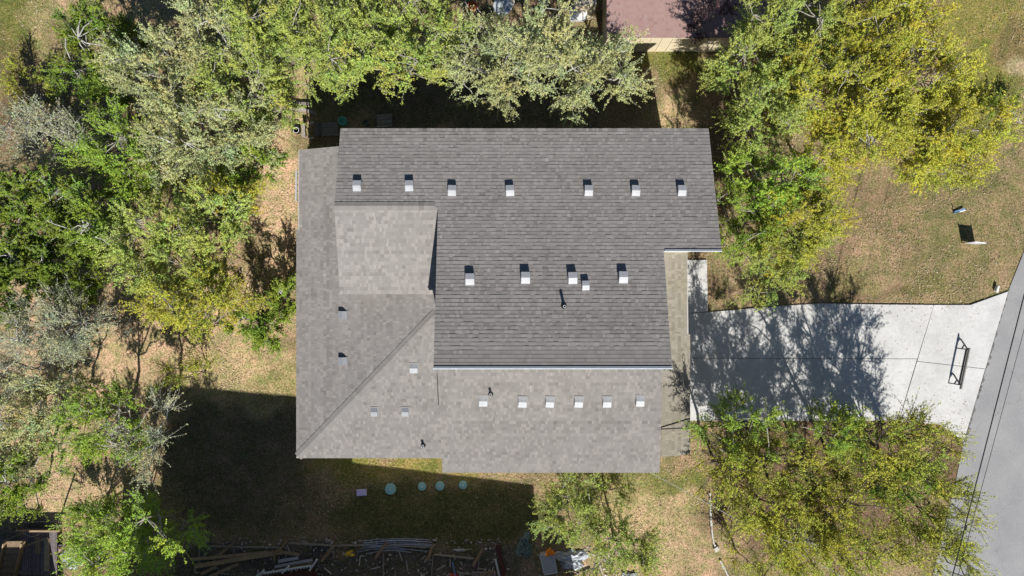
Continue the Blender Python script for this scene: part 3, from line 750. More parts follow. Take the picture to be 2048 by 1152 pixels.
def tree(name, px, py, rx, ry, typ, label, cat='tree', group=None, zm=4.8, zr=1.9, dens=1.0, lean=(0, 0), seed=None, bright=1.0, lobes=0.42):
    col, spread, ll, npt, tpc, cd, tm, tl, sj = TY[typ]
    g = np.random.default_rng(seed if seed is not None else int(px * 31 + py * 7))
    k = (H - zm) / F; c = np.array([(px - 1024) * k, (576 - py) * k, zm]); q_ = .98 if typ in ('olive', 'purple') else 1.08
    R3 = np.array([rx * k * q_, ry * k * q_, zr])
    f_ = .55 * zm / (H - zm)
    base = np.array([c[0] * (1 + f_) + lean[0] + g.normal(0, .15), c[1] * (1 + f_) + lean[1] + g.normal(0, .15), -.08])
    K = max(8, int(cd * dens * math.pi * R3[0] * R3[1]))
    # clump centres in an uneven crown
    th = g.uniform(0, 2 * np.pi, K); cz = g.uniform(-.8, 1, K); rr = g.uniform(.1, 1, K) ** .45
    ph = g.uniform(0, 6.28, 4)
    irr = 1 + lobes * (np.sin(3 * th + ph[0]) * .6 + np.sin(5 * th + ph[1]) * .4 + np.sin(2 * th + ph[2]) * .4)
    sxy = np.sqrt(np.clip(1 - cz ** 2 * .75, 0, 1))
    irr = np.clip(irr, .5, 1.35)
    C = c + np.stack([np.cos(th) * sxy * rr * irr * .88, np.sin(th) * sxy * rr * irr * .88, cz * rr], 1) * R3
    C[:, 2] = np.maximum(C[:, 2], .35)
    # limbs
    fork = np.array([base[0] + (c[0] - base[0]) * .6, base[1] + (c[1] - base[1]) * .6, max(.25, zm - zr * 1.15)])
    nl = min(6, max(3, K // 7)); idx = [int(g.integers(K))]
    for _ in range(nl - 1):
        d = np.min([np.linalg.norm(C - C[i], axis=1) for i in idx], axis=0); idx.append(int(np.argmax(d)))
    tr = .03 + .010 * zm
    tp = curve(base, fork, 0, 5, g, .05)
    limbs = [curve(fork, C[i], .10, 6, g) for i in idx]
    LP = np.concatenate(limbs)
    segs = [(l, np.linspace(tr * .5, .018, 6)) for l in limbs]
    for i in range(K):
        if i in idx: continue
        dd = np.linalg.norm(LP - C[i], axis=1); j = int(np.argmin(dd + g.uniform(0, .25, len(dd))))
        L = dd[j]; r0 = min(.035, .012 + .014 * L)
        segs.append((curve(LP[j], C[i], .08, 4, g, .1), np.linspace(r0, .011, 4)))
    # twigs
    NT = K * tpc
    ci = np.repeat(np.arange(K), tpc)
    outd = norm((C - (c - np.array([0, 0, zr * .6]))) / R3)
    d = norm(outd[ci] * .95 + g.normal(0, .52, (NT, 3)) + np.array([0, 0, .2]))
    tL = tl * g.uniform(.45, 1.15, NT)
    S = C[ci] + g.normal(0, sj, (NT, 3)); E = S + d * tL[:, None]
    # 3-sided twig tubes in one go
    up = np.where(np.abs(d[:, 2:3]) < .9, np.array([[0, 0, 1.]]), np.array([[1., 0, 0]]))
    r = norm(np.cross(d, up)); u = np.cross(r, d); a = np.arange(3) * 2 * np.pi / 3
    off = r[:, None] * np.cos(a)[None, :, None] + u[:, None] * np.sin(a)[None, :, None]
    tv = np.concatenate([S[:, None] + off * .0095, E[:, None] + off * .003], 1)      # NT,6,3
    q = np.array([[0,1,4,3],[1,2,5,4],[2,0,3,5]]); TQ = (np.arange(NT)[:, None, None] * 6 + q).reshape(-1, 4)
    BV, BQ = tubes(segs, 5)
    V = np.concatenate([BV, tv.reshape(-1, 3)]); Q = np.concatenate([BQ, TQ + len(BV)])
    root = thing(name, (base[0], base[1], 0), label, cat, group)
    o0 = np.array([base[0], base[1], 0])
    tV, tQ = tubes([(tp, np.linspace(tr * 1.25, tr * .7, 5))], 8)
    link('trunk', qmesh('trunk', tV - o0, tQ, M['bark']), root)
    link('branches', qmesh('branches', V - o0, Q, M[tm]), root)
    # leaves
    NL = NT * npt; ti = np.repeat(np.arange(NT), npt); t = g.uniform(.12, 1.06, NL)
    lc = S[ti] + d[ti] * (tL[ti] * t)[:, None] + g.normal(0, .028, (NL, 3))
    nrm = norm(g.normal(0, .75, (NL, 3)) + np.array([0, 0, .8]) + SUN3 * .5)
    ax = norm(np.cross(nrm, g.normal(0, 1, (NL, 3)))); bx = np.cross(nrm, ax)
    l = ll * g.uniform(.5, 1.35, NL)[:, None] * .5; w = l * .6
    LV = np.stack([lc - ax * l, lc + bx * w + ax * l * .4, lc - bx * w + ax * l * .6], 1).reshape(-1, 3) - o0
    cl = 1 + g.normal(0, spread * .4, K); lf = 1 + g.normal(0, spread, NL)
    hue = g.normal(0, .07, K)
    tint = np.array(col)[None] * (cl[ci][ti] * lf * bright)[:, None]
    hh = hue[ci][ti] + g.normal(0, .07, NL)
    tint[:, 0] *= 1 + hh; tint[:, 2] *= 1 - hh * .6
    tint = np.clip(tint, .012, .75)
    link('foliage', raw_mesh('foliage', LV, 3, M['needle' if typ in ('juniper', 'purple') else 'leaf'], tint), root)
    return root
SUN3 = np.array(SUNV)
GW = 'trees in the wood left of the house'; GN = 'trees in the shaded yard behind the house'; GR = 'trees on the lawn above the driveway'; GB = 'trees below the driveway'
T = [
 # left wood
 ('cedar_tree',215,112,76,92,'juniper','dark green cedar standing apart in the dry grass of the top left corner',GW,dict(zm=3.6,zr=2.2)),
 ('oak_tree',335,155,88,92,'pale','pale grey-green oak just right of the lone dark cedar',GW,{}),
 ('oak_tree',432,82,92,86,'pale','pale oak touching the top edge, second tree right of the lone cedar',GW,{}),
 ('oak_tree',505,165,92,86,'lime','yellow-green oak beside the sunlit gap left of the shaded yard',GW,{}),
 ('oak_tree',545,45,76,62,'lime','yellow-green oak at the top edge above the gap beside the shaded yard',GW,{}),
 ('oak_tree',395,268,98,82,'pale','silvery pale oak with bare grey branches in the middle of the upper wood',GW,dict(lobes=.2)),
 ('oak_tree',488,255,72,66,'pale','small pale oak straight left of the black pot and lumber heap',GW,{}),
 ('cedar_tree',252,305,80,82,'bright','bright green cedar between the grey bare tree and the silvery oak',GW,dict(zm=4.2)),
 ('bare_tree',112,282,92,66,'grey','nearly bare grey tree left of the bright green cedar',GW,dict(zm=4.2)),
 ('cedar_tree',497,335,58,48,'juniper','small dark green cedar near the upper left roof corner',GW,dict(zm=3.8,zr=1.3,bright=1.15)),
 ('cedar_tree',55,410,90,74,'juniper','broad dark cedar against the left edge, halfway up the photo',GW,dict(zr=1.8)),
 ('cedar_tree',168,435,92,76,'juniper','broad dark cedar right of the one on the left edge, with white dead limbs',GW,dict(zr=1.8,bright=1.1)),
 ('cedar_tree',28,560,58,88,'juniper','tall dark cedar on the left edge below the two broad cedars',GW,{}),
 ('oak_tree',300,478,84,74,'lime','yellow-green oak with leaning trunk right of the broad dark cedars',GW,dict(bright=1.1)),
 ('oak_tree',425,440,88,64,'lime','thin yellow-green oak over the bare tan soil left of the roof',GW,dict(dens=.75,bright=1.1)),
 ('oak_tree',405,600,108,62,'yellow','wide bright yellow oak left of the lower cedar bushes',GW,dict(zm=4.4,bright=.92)),
 ('cedar_bush',515,655,52,44,'juniper','larger dark green cedar bush beside the left eave',GW,dict(zm=1.7,zr=1.1,bright=1.15)),
 ('cedar_bush',567,597,33,38,'juniper','smaller dark green cedar bush touching the left eave',GW,dict(zm=1.6,zr=1.1,bright=1.2)),
 ('bare_tree',120,650,98,80,'grey','sparse grey-green tree above the tan clearing on the left',GW,dict(dens=.8)),
 ('bare_tree',70,745,92,68,'grey','sparse grey tree on the left edge above the green tree',GW,dict(dens=.9)),
 ('elm_tree',205,848,92,72,'bright','fresh green tree just left of the big house shadow',GW,dict(bright=1.0,dens=.8)),
 ('oak_tree',52,845,74,74,'pale','pale olive oak on the left edge beside the fresh green tree',GW,{}),
 ('cedar_tree',32,965,62,70,'juniper','dark green cedar on the left edge above the timber stairs',GW,dict(bright=1.2)),
 ('elm_tree',245,1085,105,66,'bright','green tree at the bottom edge over the pink bucket and sheeting',GW,dict(zm=3.6,bright=1.2)),
 ('elm_tree',325,1060,80,58,'bright','spiky open green tree reaching into the big shadow at lower left',GW,dict(zm=4.2,dens=.45,bright=1.3)),
 ('shrub',195,1030,46,26,'bright','low green shrub by the wire fence posts',GW,dict(zm=1.0,zr=.7,bright=.9)),
 ('shrub',395,745,46,38,'olive','thin twiggy shrub in the straw grass above the big shadow',GW,dict(zm=1.4,zr=.9,dens=.5)),
 ('shrub',60,165,60,50,'olive','straggly weed bush in the rough grass at upper left',GW,dict(zm=1.0,zr=.7,dens=.6)),
 ('cedar_tree',-20,440,60,90,'juniper','dark cedar half cut off by the left edge',GW,{}),
 ('oak_tree',360,330,70,52,'pale','low pale oak below the silvery oak with grey branches',GW,dict(zm=4)),
 ('cedar_tree',95,520,75,60,'juniper','dark cedar with feathery tips under the two broad cedars',GW,dict(zm=4)),
 ('oak_tree',470,390,60,40,'yellow','small yellow-tinged oak below the small dark cedar',GW,dict(zm=3.8,dens=.7)),
 ('oak_tree',365,540,70,52,'lime','yellow-green oak wedged above the wide bright yellow oak',GW,dict(zm=4.2)),
 ('cedar_tree',150,555,60,52,'juniper','dark cedar above the sparse grey tree at the tan clearing',GW,dict(zm=3.8)),
 ('oak_tree',135,785,66,46,'pale','pale low oak between the sparse grey tree and the fresh green tree',GW,dict(zm=4,dens=.75)),
 ('oak_tree',592,118,50,58,'lime','narrow yellow-green oak at the left border of the yard shadow',GW,dict(zm=4.6,dens=.5)),
 ('bare_tree',296,872,46,60,'grey','slender half-bare tree between the fresh green tree and the big house shadow',GW,dict(zm=5.4,zr=1.8,dens=.7)),
 # behind the house
 ('oak_tree',645,58,84,74,'lime','light green oak at the left end of the shaded yard',GN,dict(zm=5.6)),
 ('oak_tree',740,40,84,58,'lime','light green oak on the top edge, second from the left end of the yard',GN,dict(zm=5.6)),
 ('oak_tree',710,118,78,64,'lime','light green oak hanging low over the left part of the yard shadow',GN,dict(zm=5.8)),
 ('oak_tree',838,65,92,72,'lime','light green oak left of the round patio table',GN,dict(zm=5.8)),
 ('oak_tree',815,135,58,44,'lime','drooping light green oak nearest the roof, left of centre',GN,dict(zm=5.9,dens=.85)),
 ('oak_tree',1005,140,84,74,'pale','thin pale oak below the round patio table',GN,dict(zm=6,dens=.85)),
 ('oak_tree',1085,95,80,84,'pale','thin pale oak right of the round patio table',GN,dict(zm=6,dens=.85)),
 ('oak_tree',1160,135,66,80,'pale','tall thin pale oak nearest the white cabinet cover',GN,dict(zm=6,dens=.8)),
 ('oak_tree',1232,150,62,66,'pale','thin pale oak in front of the cream wall',GN,dict(zm=5.8,dens=.75)),
 ('oak_tree',955,85,62,44,'pale','small thin pale oak just under the rust red chair',GN,dict(zm=5.4,dens=.8)),
 ('plum_tree',1438,34,52,42,'purple','dark purple leaved tree over the red roof corner',GR,dict(zm=3.4,dens=.6)),
 # lawn above driveway
 ('oak_tree',1508,116,84,86,'lime','grey-green oak just below and right of the purple tree',GR,dict(bright=.95)),
 ('oak_tree',1590,62,92,74,'lime','grey-green oak on the top edge right of the purple tree',GR,dict(bright=1.0)),
 ('oak_tree',1516,228,80,64,'lime','grey-green oak above the upper right roof corner',GR,dict(bright=.95)),
 ('oak_tree',1615,190,92,88,'yellow','yellow-green oak in the centre of the upper right grove',GR,dict(bright=.92)),
 ('oak_tree',1705,100,88,84,'yellow','yellow-brown oak with dark gaps near the top edge',GR,dict(dens=.7,bright=.85)),
 ('oak_tree',1795,52,86,58,'yellow','golden oak on the top edge at the right of the grove',GR,{}),
 ('oak_tree',1835,160,100,84,'yellow','large golden oak at the right side of the grove',GR,dict(dens=.95)),
 ('oak_tree',1735,245,92,74,'yellow','golden oak in the lower middle of the grove',GR,{}),
 ('oak_tree',1912,262,92,80,'yellow','golden oak furthest right, beside the small spiky plant',GR,{}),
 ('oak_tree',1875,335,76,42,'yellow','low golden oak just above the small blue board',GR,dict(zm=4,dens=.8)),
 ('oak_tree',1640,318,66,46,'yellow','small golden oak above the bright green roadside oak',GR,dict(zm=4)),
 ('elm_tree',1540,365,80,66,'bright','bright green tree beside the upper right roof edge',GR,dict(zm=4.8,bright=1.1)),
 ('elm_tree',1590,445,86,76,'yellow','bright yellow-green tree in the middle right of the roof',GR,dict(zm=4.8,bright=.9)),
 ('elm_tree',1545,520,84,66,'lime','yellow-green tree just above the driveway and walkway',GR,dict(zm=3.8,bright=.95)),
 ('elm_tree',1487,445,56,66,'bright','deep green tree closest to the right roof edge above the walkway',GR,dict(zm=4.2,bright=.8)),
 ('oak_tree',1830,255,84,62,'yellow','golden oak filling the gap in the lower right of the grove',GR,dict(zm=4.6,bright=.9)),
 ('agave_plant',2010,212,24,22,'juniper','small dark spiky plant alone in the grass at far right',GR,dict(zm=.45,zr=.35,cat='plant')),
 # below driveway
 ('elm_tree',1478,860,66,58,'bright','green tree whose top covers the lower driveway corner by the porch roof',GB,dict(bright=.95,dens=.65)),
 ('elm_tree',1448,935,62,60,'olive','olive tree below the porch roof corner',GB,{}),
 ('elm_tree',1560,925,98,66,'olive','olive tree in the left middle of the lower grove',GB,dict(dens=.85)),
 ('elm_tree',1660,868,84,52,'bright','green tree against the lower driveway edge, middle one',GB,dict(bright=.85,dens=.6,zm=5.4)),
 ('elm_tree',1745,872,82,56,'olive','olive tree against the lower driveway edge, right of the middle one',GB,dict(zm=5.4,bright=1.1,dens=.85)),
 ('elm_tree',1825,880,74,62,'olive','yellow-green tree nearest the driveway mouth and road',GB,dict(bright=1.15)),
 ('elm_tree',1530,1008,78,56,'olive','yellow-green tree crossed by the pale overhead cable',GB,dict(bright=1.15)),
 ('elm_tree',1590,1045,104,62,'yellow','yellowest tree of the lower grove, near its bottom centre',GB,dict(bright=.85)),
 ('elm_tree',1715,985,80,58,'olive','open olive tree with bare ground showing, centre of the lower grove',GB,dict(dens=.75)),
 ('elm_tree',1700,1098,108,56,'olive','green tree on the bottom edge in the middle of the lower grove',GB,dict(bright=1.1)),
 ('elm_tree',1835,1000,84,82,'olive','olive tree beside the road, above the one leaning over it',GB,dict(dens=.8)),
 ('elm_tree',1872,1085,84,66,'olive','tree leaning over the road with its twigs at the lower right',GB,dict(bright=1.1)),
 ('elm_tree',1640,960,62,48,'olive','small olive tree in the gap at the heart of the lower grove',GB,dict(zm=4,bright=.9)),
 ('elm_tree',1780,950,60,46,'bright','small green tree between the roadside olive tree and the driveway',GB,dict(zm=4,bright=.85)),
 ('elm_tree',1560,1110,66,48,'olive','low olive tree on the bottom edge second tree right of the white stone edging',GB,dict(zm=3.6,bright=.95)),
 ('elm_tree',1140,1018,62,66,'lime','light green tree at the end of the yard shadow below the roof',GB,dict(zm=3,zr=1.4,bright=.9,dens=.85)),
 ('elm_tree',1240,1098,72,54,'lime','light green tree on the bottom edge over the rubbish heap',GB,dict(zm=3.4,zr=1.5,bright=.9)),
 ('elm_tree',1195,985,62,38,'lime','thin light tree under the lower eave, right of the shadow end',GB,dict(zm=1.8,zr=1,dens=.5,bright=.85)),
 ('shrub',1482,1112,36,34,'olive','low olive bush right of the lower end of the white stone edging',GB,dict(zm=1.4,zr=.9,dens=.6)),
]
for (nm, x, y, rx, ry, ty, lab, gr, kw) in T:
    kw = dict(kw); cat = kw.pop('cat', {'shrub': 'shrub', 'cedar_bush': 'bush'}.get(nm, 'tree'))
    tree(nm, x, y, rx, ry, ty, lab, cat, gr, **kw)

# ------------------------------------------------------------------ things on the driveway, lawn and road
sw = thing('sawhorse', P(1918, 735), 'long dark sawhorse barrier standing on the pale driveway', 'sawhorse')
A, B_ = P(1938,699,.66), P(1923,770,.66)
dirv = (B_ - A).normalized()
b = MB(); b.beam(A - dirv*.08, B_ + dirv*.2, .05, .13); b.build('beam', M['barrier'], sw)
b = MB(); b.beam(A + Vector((-.05,0,-.12)), B_ + Vector((-.05,0,-.12)), .07, .05); b.build('rail', M['steel'], sw)
for E, s in ((A, 1), (B_, -1)):
    E2 = E + Vector((-.03, 0, -.05))
    g1 = Vector((E.x - .24, E.y + .02, .05)); g2 = Vector((E.x + .02, E.y + .42, .05))
    b = MB(); b.beam(E2, g1, .05, .05); b.build('leg', M['steel'], sw)
    b = MB(); b.beam(E2, g2, .05, .05); b.build('leg', M['steel'], sw)
    b = MB(); b.beam((E2 + g1) / 2, (E2 + g2) / 2, .05, .04); b.build('brace', M['steel'], sw)
sg = thing('lawn_sign', P(1936,486), 'upright lawn sign board with pale face throwing a dark shadow', 'sign')
b = MB(); a0, a1 = P(1924,485.4), P(1950,488.6)
b.beam(a0 + Vector((0,0,.48)), a1 + Vector((0,0,.48)), .03, .78, up=(0,0,1)); b.build('panel', M['white'], sg)
for q in (a0, a1): 
    b = MB(); b.box(q + Vector((0,0,.45)), (.04,.04,1.0)); b.build('stake', M['steel'], sg)
b = MB(); b.beam(a0 + Vector((0,-.018,.5)), a1 + Vector((0,-.018,.5)), .012, .5); b.build('print', M['sheetrock'], sg)
bs = thing('marker_board', P(1915,424), 'small blue board on a short stake in the grass', 'sign')
b = MB(); q0, q1 = P(1906,425.5), P(1927,419)
d = (q1 - q0); b.beam(q0 + Vector((0,0,.07)), q1 + Vector((0,0,.13)), .10, .03); b.build('board', M['blue'], bs)
b = MB(); b.beam(q0 + d*.45 + Vector((0,-.05,.11)), q1 + Vector((0,-.05,.145)), .05, .02); b.build('strip', M['white'], bs)
b = MB(); b.beam(q0 + Vector((.03,0,-.05)), q0 + Vector((.03,0,.45)), .035, .035); b.build('stake', M['steel'], bs)
mk_ = thing('marker_post', P(1995,577), 'stubby white plastic marker on the grass where the driveway meets the road', 'marker')
b = MB(); a0, a1 = P(1993.5,584.5,.17), P(1997,570,.17); ax = (a1 - a0).normalized()
b.tube([a0, a0 + ax*.02, a1 - ax*.06, a1 - ax*.025, a1], [.05,.062,.062,.05,.02], 12); b.build('tube', M['white'], mk_, smooth=True)
b = MB(); b.beam(a0 + Vector((0,.05,-.09)), a1 + Vector((0,-.08,-.09)), .09, .16); b.build('foot', M['white'], mk_)

# overhead cables
def cable(name, pts, r, m, label, sag=.3, n=24):
    b = MB(); a, c = Vector(pts[0]), Vector(pts[1])
    b.tube([a.lerp(c, i/n) - Vector((0,0,sag*4*(i/n)*(1-i/n))) for i in range(n+1)], r, 6)
    return tag(b.build(name, M[m], None, a), label, 'cable')
def ext(p, q, t): return p + (q - p) * t
p, q = P(2048,591,8), P(1905,1152,8)
cable('power_line', (ext(p,q,-2.5), ext(p,q,3.5)), .022, 'wire', 'thick black power line along the road', sag=.0)
p, q = P(2048,660,7), P(1942,1055,7)
cable('power_line', (ext(p,q,-3), ext(p,q,5)), .010, 'wire', 'thin dark power line beside the thick one over the road', sag=.0)
p, q = P(1297,943,3.9), P(1600,1108,5.8)
cable('service_cable', (p, ext(p,q,2.2)), 0.009, 'wirew', 'pale service cable running from the lower eave into the trees', sag=.1)
cable('service_cable', (onplane(1316,858,PE) + Vector((0,0,.05)), P(1470,851,3.5)), .026, 'wire', 'black cable crossing the porch roof into the trees', sag=0)
# stone edging line
ed = thing('stone_edging', P(1425,1040), 'broken line of whitish edging stones through the dry grass', 'edging')
path = [(1419,985),(1420,1005),(1420.5,1025),(1422,1045),(1423,1065),(1426,1082),(1432,1100),(1440,1120),(1446,1133),(1456,1152),(1466,1172)]
for (a, c) in zip(path[:-1], path[1:]):
    if a == (1432,1100): continue
    n = 3
    for i in range(n):
        t = (i + .5) / n; q = P(a[0] + (c[0]-a[0])*t, a[1] + (c[1]-a[1])*t)
        b = MB(); ang = math.atan2(-(c[1]-a[1]), c[0]-a[0]) + R.uniform(-.12,.12)
        ln = math.hypot(c[0]-a[0], c[1]-a[1]) / n * H / F
        b.box(q + Vector((R.uniform(-.012,.012),0,.04)), (ln*R.uniform(.86,.97), R.uniform(.06,.11), .10), ang); b.build('stone', M['pale_stone'], ed)
b = MB(); b.box(P(1432,1097) + Vector((0,0,.06)), (.22,.19,.16), .6); b.build('stone', M['pale_stone'], ed)

# septic lids and lilac lid in the shaded lawn
for (x, y, r, lab) in ((781,978,.27,'largest green round lid, nearest the lilac lid'), (844,972.5,.2,'green round lid second from the lilac lid'),
                       (880,971.5,.215,'green round lid third from the lilac lid'), (926,969.5,.2,'green round lid nearest the sunlit grass, furthest from the lilac lid')):
    c = P(x, y); t = thing('septic_lid', c, lab, 'lid', 'round lids in the shaded lawn')
    b = MB(); b.lathe(c, [(r,-.03),(r,.05),(r*.94,.075),(.02,.095)], 24); lo = b.build('lid', M['lid'], t)
    for k in range(12):
        a = k * math.pi / 6; b = MB(); dd = Vector((math.cos(a), math.sin(a), 0))
        b.beam(c + dd*r*.3 + Vector((0,0,.088)), c + dd*r*.9 + Vector((0,0,.078)), .018, .014); b.build('rib', M['lidring'], t)
    b = MB(); b.lathe(c, [(.035,.09),(.035,.115),(.01,.12)], 10); b.build('knob', M['white'], t)
t = thing('box_lid', P(723.5,984.5), 'flat lilac rectangular lid on the shaded lawn', 'lid')
b = MB(); b.box(P(723.5,984.5) + Vector((0,0,.03)), (.48,.30,.1), .06); b.build('lid', M['lilac'], t)
b = MB(); b.box(P(723.5,984.5) + Vector((0,0,.085)), (.40,.23,.015), .06); b.build('rim', M['lilac'], t)

# ------------------------------------------------------------------ corner behind the house: pot, bench, crate, deck, bin
def slats(name, c, w, d, n, thick, m, parent, axis='x', z=0, rz=0, gap=.35):
    step = d / n
    for i in range(n):
        off = -d/2 + step*(i + .5)
        v = Vector((0, off, 0)) if axis == 'x' else Vector((off, 0, 0))
        b = MB(); sz = (w, step*(1-gap), thick) if axis == 'x' else (step*(1-gap), w, thick)
        b.box(Vector(c) + Matrix.Rotation(rz, 3, 'Z') @ v + Vector((0,0,z)), sz, rz, t=R.random()); b.build(name, m, parent)
t = thing('plant_pot', P(596,262), 'round black pot with white rim at the corner of the yard', 'pot')
b = MB(); b.lathe(P(596,262), [(.15,-.02),(.19,.35),(.19,.38),(.15,.38),(.12,.12),(.02,.12)], 20); b.build('pot', M['black'], t)
b = MB(); b.lathe(P(597,264), [(.135,.384),(.145,.405),(.125,.405),(.118,.384)], 18, cap=False); b.build('rim', M['white'], t)
t = thing('wooden_bench', P(607,261), 'narrow pinkish timber bench next to the black pot', 'bench')
b = MB(); b.box(P(607,261,.55), (.17,.62,.05), .03); b.build('seat', M['lumberold'], t)
for dy in (-.26,.26):
    b = MB(); b.box(P(608,261,.26) + Vector((0,dy,0)), (.14,.05,.54)); b.build('leg', M['lumberold'], t)
t = thing('slatted_cart', P(619,263), 'slatted tan garden cart between the bench and the dark deck', 'cart')
slats('slat', P(619,263,.5), .13, .62, 13, .03, M['lumber'], t, 'x', gap=.4, rz=-.1)
slats('slat', P(625,262,.46), .10, .58, 12, .03, M['lumber'], t, 'x', gap=.4, rz=-.1)
for dx, dy in ((-.1,-.28),(.2,-.3),(-.1,.28),(.2,.26)):
    b = MB(); b.box(P(621,263,.24) + Vector((dx,dy,0)), (.05,.05,.5)); b.build('leg', M['lumber'], t)
b = MB(); b.beam(P(618,277,.5), P(626,276,.5), .05, .05); b.build('crosspiece', M['white'], t)
b = MB(); b.beam(P(618,247,.5), P(627,245,.5), .05, .05); b.build('crosspiece', M['white'], t)
t = thing('ball', P(631,255), 'small yellow ball behind the slatted cart', 'ball')
b = MB(); b.lathe(P(631,255), [(.01,0),(.05,.02),(.08,.06),(.09,.1),(.08,.14),(.05,.18),(.01,.2)], 14); b.build('shell', M['yellow'], t, smooth=True)
t = thing('wooden_deck', P(657,258), 'low grey slatted deck in the shade by the teal bin', 'deck')
slats('slat', P(660,258,.2), .78, .66, 12, .04, M['lumberold'], t, 'x', rz=.05, gap=.28)
slats('slat', P(632,259,.2), .66, .22, 4, .04, M['lumberold'], t, 'y', rz=.05, gap=.3)
b = MB(); b.box(P(650,258,.09), (1.1,.6,.18), .05); b.build('frame', M['steel'], t)
t = thing('plastic_bin', P(689,246), 'rounded teal bin at the end of the shaded deck', 'bin')
b = MB(); b.lathe(P(689,246), [(.16,0),(.19,.42),(.21,.44),(.21,.48),(.17,.48),(.14,.3),(.02,.3)], 8); b.build('tub', M['teal'], t)
t = thing('plant_pot', P(733,248), 'round dark pot in the deep shade by the roof edge', 'pot')
b = MB(); b.lathe(P(733,248), [(.13,-.02),(.16,.25),(.17,.28),(.13,.28),(.12,.2),(.02,.2)], 18); b.build('pot', M['steel'], t)
t = thing('low_table', P(769,241), 'grey slatted low table in the deep shade by the roof edge', 'table')
slats('slat', P(769,241,.35), .72, .62, 8, .03, M['lumberold'], t, 'x', rz=.08, gap=.2)
for dx, dy in ((-.3,-.25),(.3,-.25),(-.3,.25),(.3,.25)):
    b = MB(); b.box(P(769,241,.17) + Vector((dx,dy,0)), (.05,.05,.34)); b.build('leg', M['steel'], t)
for i, (a, c, lab) in enumerate((((581,213),(630,222),'topmost long brown board of the lumber heap'), ((583,219),(627,226),'second board of the lumber heap'),
                    ((600,217),(634,229),'short thick board lowest in the lumber heap'), ((575,207),(628,210),'thin brown board at the back of the lumber heap'))):
    A, C = P(*a), P(*c); A.z = C.z = .04 + .045*i; b = MB(); b.beam(A, C, .13, .045, t=R.random())
    tag(b.build('timber_board', M['lumberold'] if i else M['lumber'], None, A), lab, 'board', 'boards in the lumber heap by the yard corner')
# patio at the top edge
t = thing('garden_chair', P(945,16), 'rust red and grey reclining garden chair at the top edge', 'chair')
b = MB(); b.beam(P(933,26,.35), P(946,6,.35), .34, .07); b.build('seat', M['rust'], t)
b = MB(); b.beam(P(943,22,.4), P(950,4,.75), .36, .06); b.build('backrest', M['rust'], t)
for o in ((-.2, 0), (.2, .02)):
    b = MB(); b.tube([P(960,34,.03) + Vector((o[0],o[1],0)), P(948,20,.38) + Vector((o[0],o[1],0)), P(938,2,.7) + Vector((o[0],o[1],0))], .018, 6); b.build('frame_tube', M['galv'], t)
for q in ((936,22),(948,6)):
    b = MB(); b.box(P(*q,.16), (.04,.04,.33)); b.build('leg', M['galv'], t)
t = thing('patio_table', P(1006,23), 'round grey patio table under dappled light at the top edge', 'table')
b = MB(); b.lathe(P(1006,23), [(.44,.68),(.46,.70),(.46,.72),(.44,.735),(.02,.735)], 28); b.build('tabletop', M['plastic'], t)
b = MB(); b.lathe(P(1006,23), [(.25,0),(.22,.04),(.05,.08),(.05,.69)], 16); b.build('pedestal', M['steel'], t)
t = thing('plant_pot', P(1020,11), 'pale rimmed round pot beside the patio table', 'pot')
b = MB(); b.lathe(P(1021,11), [(.13,0),(.19,.36),(.2,.4),(.16,.4),(.15,.32),(.02,.32)], 20); b.build('pot', M['pale_stone'], t)
b = MB(); b.lathe(P(1021,11), [(.145,.325),(.1,.36),(.02,.37)], 14); b.build('soil', M['bark'], t)

# ------------------------------------------------------------------ building site along the bottom edge
def plank(a, c, w, h, z, m, lab, cat='board', group=None, z2=None):
    A, C = P(*a), P(*c); A.z = z; C.z = z2 if z2 is not None else z
    b = MB(); b.beam(A, C, w, h, t=R.random()); return tag(b.build('timber_board', M[m], None, A), lab, cat, group)
GPL = 'boards on the building site'
plank((385,1117),(540,1103),.16,.05,.10,'lumber','upper of the two long tan boards left of the white rail',group=GPL)
plank((392,1130),(568,1101),.20,.06,.17,'lumber','lower of the two long tan boards left of the white rail',group=GPL)
plank((420,1152),(478,1126),.15,.05,.06,'lumber','short tan board under the long tan boards at their left end',group=GPL)
plank((405,1145),(436,1130),.16,.05,.20,'lumber','stubby board lying across the left end of the long tan boards',group=GPL)
plank((552,1100),(600,1108),.15,.05,.10,'lumber','tan board end meeting the tip of the long tan boards',group=GPL)
plank((548,1096),(553,1118),.10,.04,.22,'lumber','small triangular offcut standing between the tan and pale boards',group=GPL)
plank((558,1121),(598,1114),.15,.04,.10,'sheetrock','shorter of the two pale grey boards by the white rail',group=GPL)
plank((552,1131),(626,1117),.12,.04,.16,'sheetrock','longer of the two pale grey boards by the white rail',group=GPL)
plank((565,1137),(625,1124),.10,.04,.05,'lumber','dark tan board beneath the pale grey boards',group=GPL)
